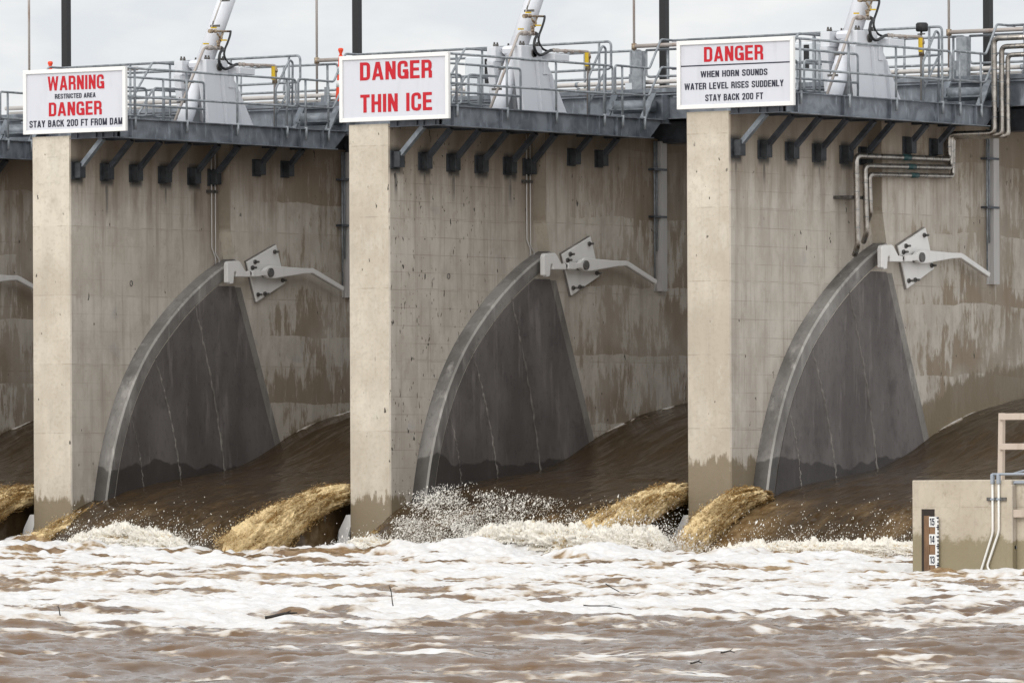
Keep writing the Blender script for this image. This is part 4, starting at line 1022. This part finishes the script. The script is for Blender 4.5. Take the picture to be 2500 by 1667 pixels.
mound = {(-1, 0): ([(2.2, -1.7, -.10), (2.9, -1.7, .05), (3.8, -1.75, .12), (4.6, -1.8, .06), (5.4, -1.9, -.08)], [.10, .18, .24, .17, .10], 8000, .13),
         (0, 0): ([(.95, -1.4, -.12), (1.4, -1.45, .03), (1.9, -1.5, .02), (2.6, -1.6, -.08)], [.08, .15, .13, .10], 4500, .09),
         (0, 1): ([(3.8, -2.1, -.08), (4.9, -2.2, .08), (5.8, -2.3, .15), (6.8, -2.4, .09), (7.8, -2.5, .08), (8.6, -2.5, .08), (9.1, -2.5, -.08)], [.12, .22, .27, .23, .21, .23, .12], 26000, .17),
         (1, 0): ([(1.6, -2.0, -.12), (3.0, -2.1, -.04), (4.5, -2.2, -.02), (6.4, -2.3, -.01), (8.0, -2.4, -.02)], [.10, .13, .12, .14, .12], 12000, .12)}
ml = {(-1, 0): 'in the bay between the first two signs', (0, 0): 'at the foot of the THIN ICE pier', (0, 1): 'in the bay between the second and third signs', (1, 0): 'in the right hand bay'}
for key, (mp_, mr_, _n, _d) in mound.items():
    lump('splash_foam', J(key[0], [(q_[0], q_[1], q_[2] + .07) for q_ in mp_]), [r_ * 1.25 for r_ in mr_], M['cream'], 'creamy white splash foam ' + ml[key], 31 + key[0] * 3.0 + key[1], .9, 620, 110, .8, .16)

# drops: small stretched octahedra thrown up by the splash
OCT = np.array([(1, 0, 0), (-1, 0, 0), (0, 1, 0), (0, -1, 0), (0, 0, 1), (0, 0, -1)], float)
OF = np.array([(0, 2, 4), (2, 1, 4), (1, 3, 4), (3, 0, 4), (2, 0, 5), (1, 2, 5), (3, 1, 5), (0, 3, 5)])
def drops(name, C, size, mat, label, st=1.0, dirv=None, foam=None):
    """C centres, size half-widths, st stretch along dirv (default: up)"""
    n = len(C); g = np.random.default_rng(n + 5)
    dv = np.tile([0, 0, 1.0], (n, 1)) if dirv is None else np.broadcast_to(np.asarray(dirv, float), (n, 3)).copy()
    dv += g.normal(size=(n, 3)) * .22; dv /= np.linalg.norm(dv, axis=1)[:, None]
    a = np.cross(dv, [.31, .87, .12]); a /= np.linalg.norm(a, axis=1)[:, None]; b = np.cross(dv, a)
    st = np.broadcast_to(st, (n,)) * g.uniform(.6, 1.4, n)
    B = np.stack([a * size[:, None], b * size[:, None], dv * (size * st)[:, None]], 1)
    V = C[:, None, :] + np.einsum('kj,njc->nkc', OCT, B) * g.uniform(.6, 1.3, (n, 6, 1))
    F = (OF[None] + 6 * np.arange(n)[:, None, None]).reshape(-1, 3)
    me = bpy.data.meshes.new(name)
    me.vertices.add(n * 6); me.vertices.foreach_set('co', V.reshape(-1).astype(np.float32))
    me.loops.add(F.size); me.loops.foreach_set('vertex_index', F.reshape(-1).astype(np.int32))
    me.polygons.add(len(F)); me.polygons.foreach_set('loop_start', np.arange(0, F.size, 3, dtype=np.int32))
    me.polygons.foreach_set('use_smooth', np.full(len(F), True))
    if foam is not None:
        at_ = me.attributes.new('foam', 'FLOAT', 'POINT'); at_.data.foreach_set('value', np.repeat(foam, 6).astype(np.float32))
    me.update(); me.materials.append(mat)
    o = bpy.data.objects.new(name, me); COL.objects.link(o)
    return tag(o, label, 'spray', None, 'stuff')
G = np.random.default_rng(3)
def along(path, n, spread, lift, decay):
    P = np.array([list(v) for v in smooth(path, 10)]); i = G.uniform(0, len(P) - 1.001, n); k = i.astype(int); f = (i - k)[:, None]
    C = P[k] * (1 - f) + P[k + 1] * f
    C += G.normal(size=(n, 3)) * np.array(spread)
    hgt = G.exponential(decay, n)
    C[:, 2] += np.where(hgt > lift, hgt * .13, hgt)
    cl = fbm(C[:, 0] * 2.2, C[:, 2] * 2.2, C[:, 1] * .6, 3)
    return C[cl > G.uniform(-.55, .35, n)]
def strands(path, n):
    """strings of drops flung up along short arcs"""
    P = np.array([list(v) for v in smooth(path, 10)]); out, sz = [], []
    for _ in range(n):
        o = P[G.integers(0, len(P))] + G.normal(size=3) * (.2, .2, .03)
        v = np.array([G.normal() * .9, G.normal() * .6, G.uniform(1.0, 2.6)])
        t = np.linspace(.0, G.uniform(.12, .42), G.integers(10, 34))[:, None]
        q = o + v * t + np.array([0, 0, -4.9]) * t * t + G.normal(size=(len(t), 3)) * .008
        out.append(q); sz.append(np.linspace(.016, .006, len(t)) * G.uniform(.6, 1.2))
    return np.concatenate(out), np.concatenate(sz)
for key, (mp_, _r, n, dec) in mound.items():
    P_ = J(key[0], mp_)
    C = along(P_, n, (.25, .28, .06), 1.0, dec)
    z_ = G.uniform(.003, .0085, len(C)) * (1 + 1.6 * (G.uniform(size=len(C)) < .10))
    C2, z2 = strands(P_, 110)
    drops('spray_droplets', np.concatenate([C, C2]), np.concatenate([z_, z2 * .7]), M['drop'], 'fine white spray droplets ' + ml[key], 1.9, (.35, -.2, .8))
# the big fan of drops in the middle bay
n = 42000
u = G.beta(1.25, 1.9, n); v = G.beta(1.05, 1.25, n)
X = 2.25 + u * 4.7; top = 1.46 - .12 * u
Z = .02 + v * (top - .1) * (1 - .45 * np.abs(u - .34)); Y = -1.3 - .5 * u - G.uniform(0, .6, n) + .2 * v
C = np.stack([X, Y, Z], -1)
cl = fbm(X * 1.7 + Z * 1.5, Z * 2.2, Y * .5, 5, .62); keep = cl > G.uniform(-.75, .70, n) + .40 * v + .35 * np.abs(u - .30)
C = C[keep]
drops('spray_droplets', C, G.uniform(.0034, .0085, len(C)) * (1 + 1.5 * (G.uniform(size=len(C)) < .07)), M['drop'], 'dense fan of white droplets thrown up in the middle bay', 2.2, (.75, -.2, .55))
for b, n in ((-1, 760), (1, 680)):
    X = G.uniform(2.6, 7.2, n); Z = G.exponential(.28, n); Z = np.where(Z > 1.1, Z * .2, Z); Y = -1.8 - G.uniform(0, .8, n)
    drops('spray_droplets', np.stack([b * S + X, Y, Z], -1), G.uniform(.0045, .013, n), M['drop'], 'scattered flying drops ' + ml[(b, 0)], 1.4, (.5, -.2, .6))
def streaks(path, radii, n, label):
    """torn threads of froth lying along the flow of a jet"""
    P = np.array([list(v) for v in smooth(path, 10)]); i = G.beta(1.5, 1.1, n) * (len(P) - 1.001); k = i.astype(int); f = (i - k)[:, None]
    C = P[k] * (1 - f) + P[k + 1] * f
    T_ = P[k + 1] - P[k]; T_ /= np.linalg.norm(T_, axis=1)[:, None]
    tq = i / (len(P) - 1)
    R = np.interp(tq, np.linspace(0, 1, len(radii)), radii) * (.80 + np.abs(G.normal(size=n)) * .20)
    th = G.uniform(0, 2 * PI, n); a = np.cross(T_, [0, 0, 1.0]); a /= np.linalg.norm(a, axis=1)[:, None]; bb = np.cross(a, T_)
    lobes = 1 + .30 * fbm(tq * 5 + radii[2] * 90, np.cos(th) * 1.6, np.sin(th) * 1.6, 4, .6)
    C = C + a * (np.cos(th) * R * lobes)[:, None] + bb * (np.sin(th) * R * lobes)[:, None]
    arc = tq * 4.0
    cl = fbm(arc * 1.1, np.cos(th) * R * 11, np.sin(th) * R * 11, 4, .62)
    m_ = cl > G.uniform(-.75, .12, n)
    fo = .16 + .34 * tq + .30 * G.uniform(size=n) + .50 * cl
    dv = T_ + G.normal(size=(n, 3)) * (.10 + .45 * tq[:, None] ** 2)
    drops('spray_droplets', C[m_], G.uniform(.0028, .0070, n)[m_], M['gold'], label, (G.uniform(2, 11, n) * (1.15 - .7 * tq))[m_], dv[m_], np.clip(fo, 0, 1)[m_])
jr = [.10, .15, .21, .29, .38, .44, .40]
for b_ in (-2, -1, 0): streaks(J(b_, jetB), jr, 42000, 'tan threads of froth on the tumbling water ' + rb[b_])
for b_ in (-1, 0, 1): streaks(J(b_, jetA[b_][0]), jetA[b_][1], 34000, 'tan threads of froth on the curling water ' + SIGN[b_])

# ------------------------------------------------------------------ driftwood in the foam
def at_px(u, v, z):
    a, bq = u - 1250, v - 1126.7; a0, b0 = a - .0044 * bq, bq + .0044 * a
    Dd = (1.70 - z) * 17432 / b0; l = a0 / 17432 * Dd
    return Vector((CAM[0] + d[0] * Dd + rr[0] * l, CAM[1] + d[1] * Dd + rr[1] * l, z))
for u, v, ln, dx, dz, lab in ((958, 1470, .22, -.04, .2, 'short dark twig standing up in the foam below the THIN ICE sign'), (1440, 1478, .65, .36, -.03, 'long thin dark stick lying in foam right of centre'), (1490, 1432, .40, .3, -.2, 'thin slanting twig in the foam right of centre'), (660, 1505, .30, .28, .04, 'dark chunk of driftwood on the brown wave left of centre'),
        (146, 1498, .10, -.03, .09, 'small black stub of wood in the foam at left'), (1765, 1592, .14, .1, .0, 'dark lump of driftwood in the lower right water'), (1690, 1618, .12, .08, .0, 'small dark driftwood piece in the lower right water')):
    p = at_px(u, v, .10); q = p + Vector((rr[0] * dx, rr[1] * dx, dz))
    o = empty('driftwood_stick', p, lab, 'driftwood', 'driftwood pieces in the river')
    mid = (p + q) / 2 + Vector((.01, 0, .015)); r0 = .0075 if 'chunk' not in lab else .018
    m = MB(); m.tube([p - (q - p) * .2, p, mid, q], [r0, r0 * .9, r0 * .8, r0 * .4], 6); m.tube([mid, mid + (q - p) * .25 + Vector((0, 0, .02))], [r0 * .5, r0 * .25], 5); m.build('stem', M['twig'], o)

# ------------------------------------------------------------------ camera, light, sky
cam = bpy.data.cameras.new('camera'); co = bpy.data.objects.new('camera', cam); COL.objects.link(co)
cam.sensor_width = 36; cam.sensor_fit = 'HORIZONTAL'; cam.lens = 36 * 17432 / 2500
cam.shift_y = 293.2 / 2500; cam.clip_start = 1; cam.clip_end = 3000
co.matrix_world = Matrix.Translation(CAM) @ Matrix.Rotation(FI, 4, 'Z') @ Matrix.Rotation(PI / 2, 4, 'X') @ Matrix.Rotation(-.0044, 4, 'Z')
sc.camera = co

to_sun = Vector((-.12, -.80, .62)).normalized()
sun = bpy.data.lights.new('sun', 'SUN'); sun.energy = .55; sun.angle = math.radians(22); sun.color = (1.0, .96, .89)
so = bpy.data.objects.new('sun', sun); COL.objects.link(so)
so.rotation_euler = to_sun.to_track_quat('Z', 'Y').to_euler()

w = bpy.data.worlds.new('World'); sc.world = w; w.use_nodes = True
nt = w.node_tree; nt.nodes.clear()
N = lambda ty: nt.nodes.new(ty)
out = N('ShaderNodeOutputWorld'); bgd = N('ShaderNodeBackground'); nt.links.new(bgd.outputs[0], out.inputs[0])
sky = N('ShaderNodeTexSky'); sky.sky_type = 'NISHITA'; sky.sun_disc = False
sky.sun_elevation = math.asin(to_sun.z); sky.sun_rotation = math.atan2(to_sun.x, to_sun.y) % (2 * PI)
tcn = N('ShaderNodeTexCoord'); sp = N('ShaderNodeSeparateXYZ'); nt.links.new(tcn.outputs['Generated'], sp.inputs[0])
mp = N('ShaderNodeMapping'); mp.inputs['Scale'].default_value = (1, 1, 2.6); nt.links.new(tcn.outputs['Generated'], mp.inputs[0])
ns = N('ShaderNodeTexNoise'); ns.inputs['Scale'].default_value = 26; ns.inputs['Detail'].default_value = 5; ns.inputs['Roughness'].default_value = .55; nt.links.new(mp.outputs[0], ns.inputs['Vector'])
cr = N('ShaderNodeValToRGB'); nt.links.new(ns.outputs['Fac'], cr.inputs[0])
cr.color_ramp.elements[0].position = .38; cr.color_ramp.elements[0].color = (.735, .762, .80, 1)
cr.color_ramp.elements[1].position = .60; cr.color_ramp.elements[1].color = (.895, .895, .893, 1)
gr = N('ShaderNodeMapRange'); gr.inputs[1].default_value = .08; gr.inputs[2].default_value = .9; gr.inputs[3].default_value = 5.0; gr.inputs[4].default_value = 5.3
nt.links.new(sp.outputs[2], gr.inputs[0])
ml_ = N('ShaderNodeVectorMath'); ml_.operation = 'SCALE'; nt.links.new(cr.outputs[0], ml_.inputs[0]); nt.links.new(gr.outputs[0], ml_.inputs[3])
# bright lobe added to the overcast behind the camera to lift the side walls
dp = N('ShaderNodeVectorMath'); dp.operation = 'DOT_PRODUCT'; nt.links.new(tcn.outputs['Generated'], dp.inputs[0]); dp.inputs[1].default_value = Vector((.42, -.76, .50)).normalized()
lb = N('ShaderNodeMapRange'); lb.interpolation_type = 'SMOOTHSTEP'; lb.inputs[1].default_value = -.1; lb.inputs[2].default_value = 1.0; lb.inputs[3].default_value = 1.0; lb.inputs[4].default_value = 2.0
nt.links.new(dp.outputs['Value'], lb.inputs[0])
m2 = N('ShaderNodeVectorMath'); m2.operation = 'SCALE'; nt.links.new(ml_.outputs[0], m2.inputs[0]); nt.links.new(lb.outputs[0], m2.inputs[3]); ml_ = m2
mxw = N('ShaderNodeMix'); mxw.data_type = 'RGBA'; mxw.inputs[0].default_value = .96
nt.links.new(sky.outputs[0], mxw.inputs[6]); nt.links.new(ml_.outputs[0], mxw.inputs[7])
nt.links.new(mxw.outputs[2], bgd.inputs[0]); bgd.inputs[1].default_value = .10

sc.view_settings.view_transform = 'Standard'; sc.view_settings.look = 'None'; sc.view_settings.exposure = 1.04; sc.view_settings.gamma = 1.0
sc.render.engine = 'CYCLES'
sc.cycles.max_bounces = 6; sc.cycles.use_denoising = True
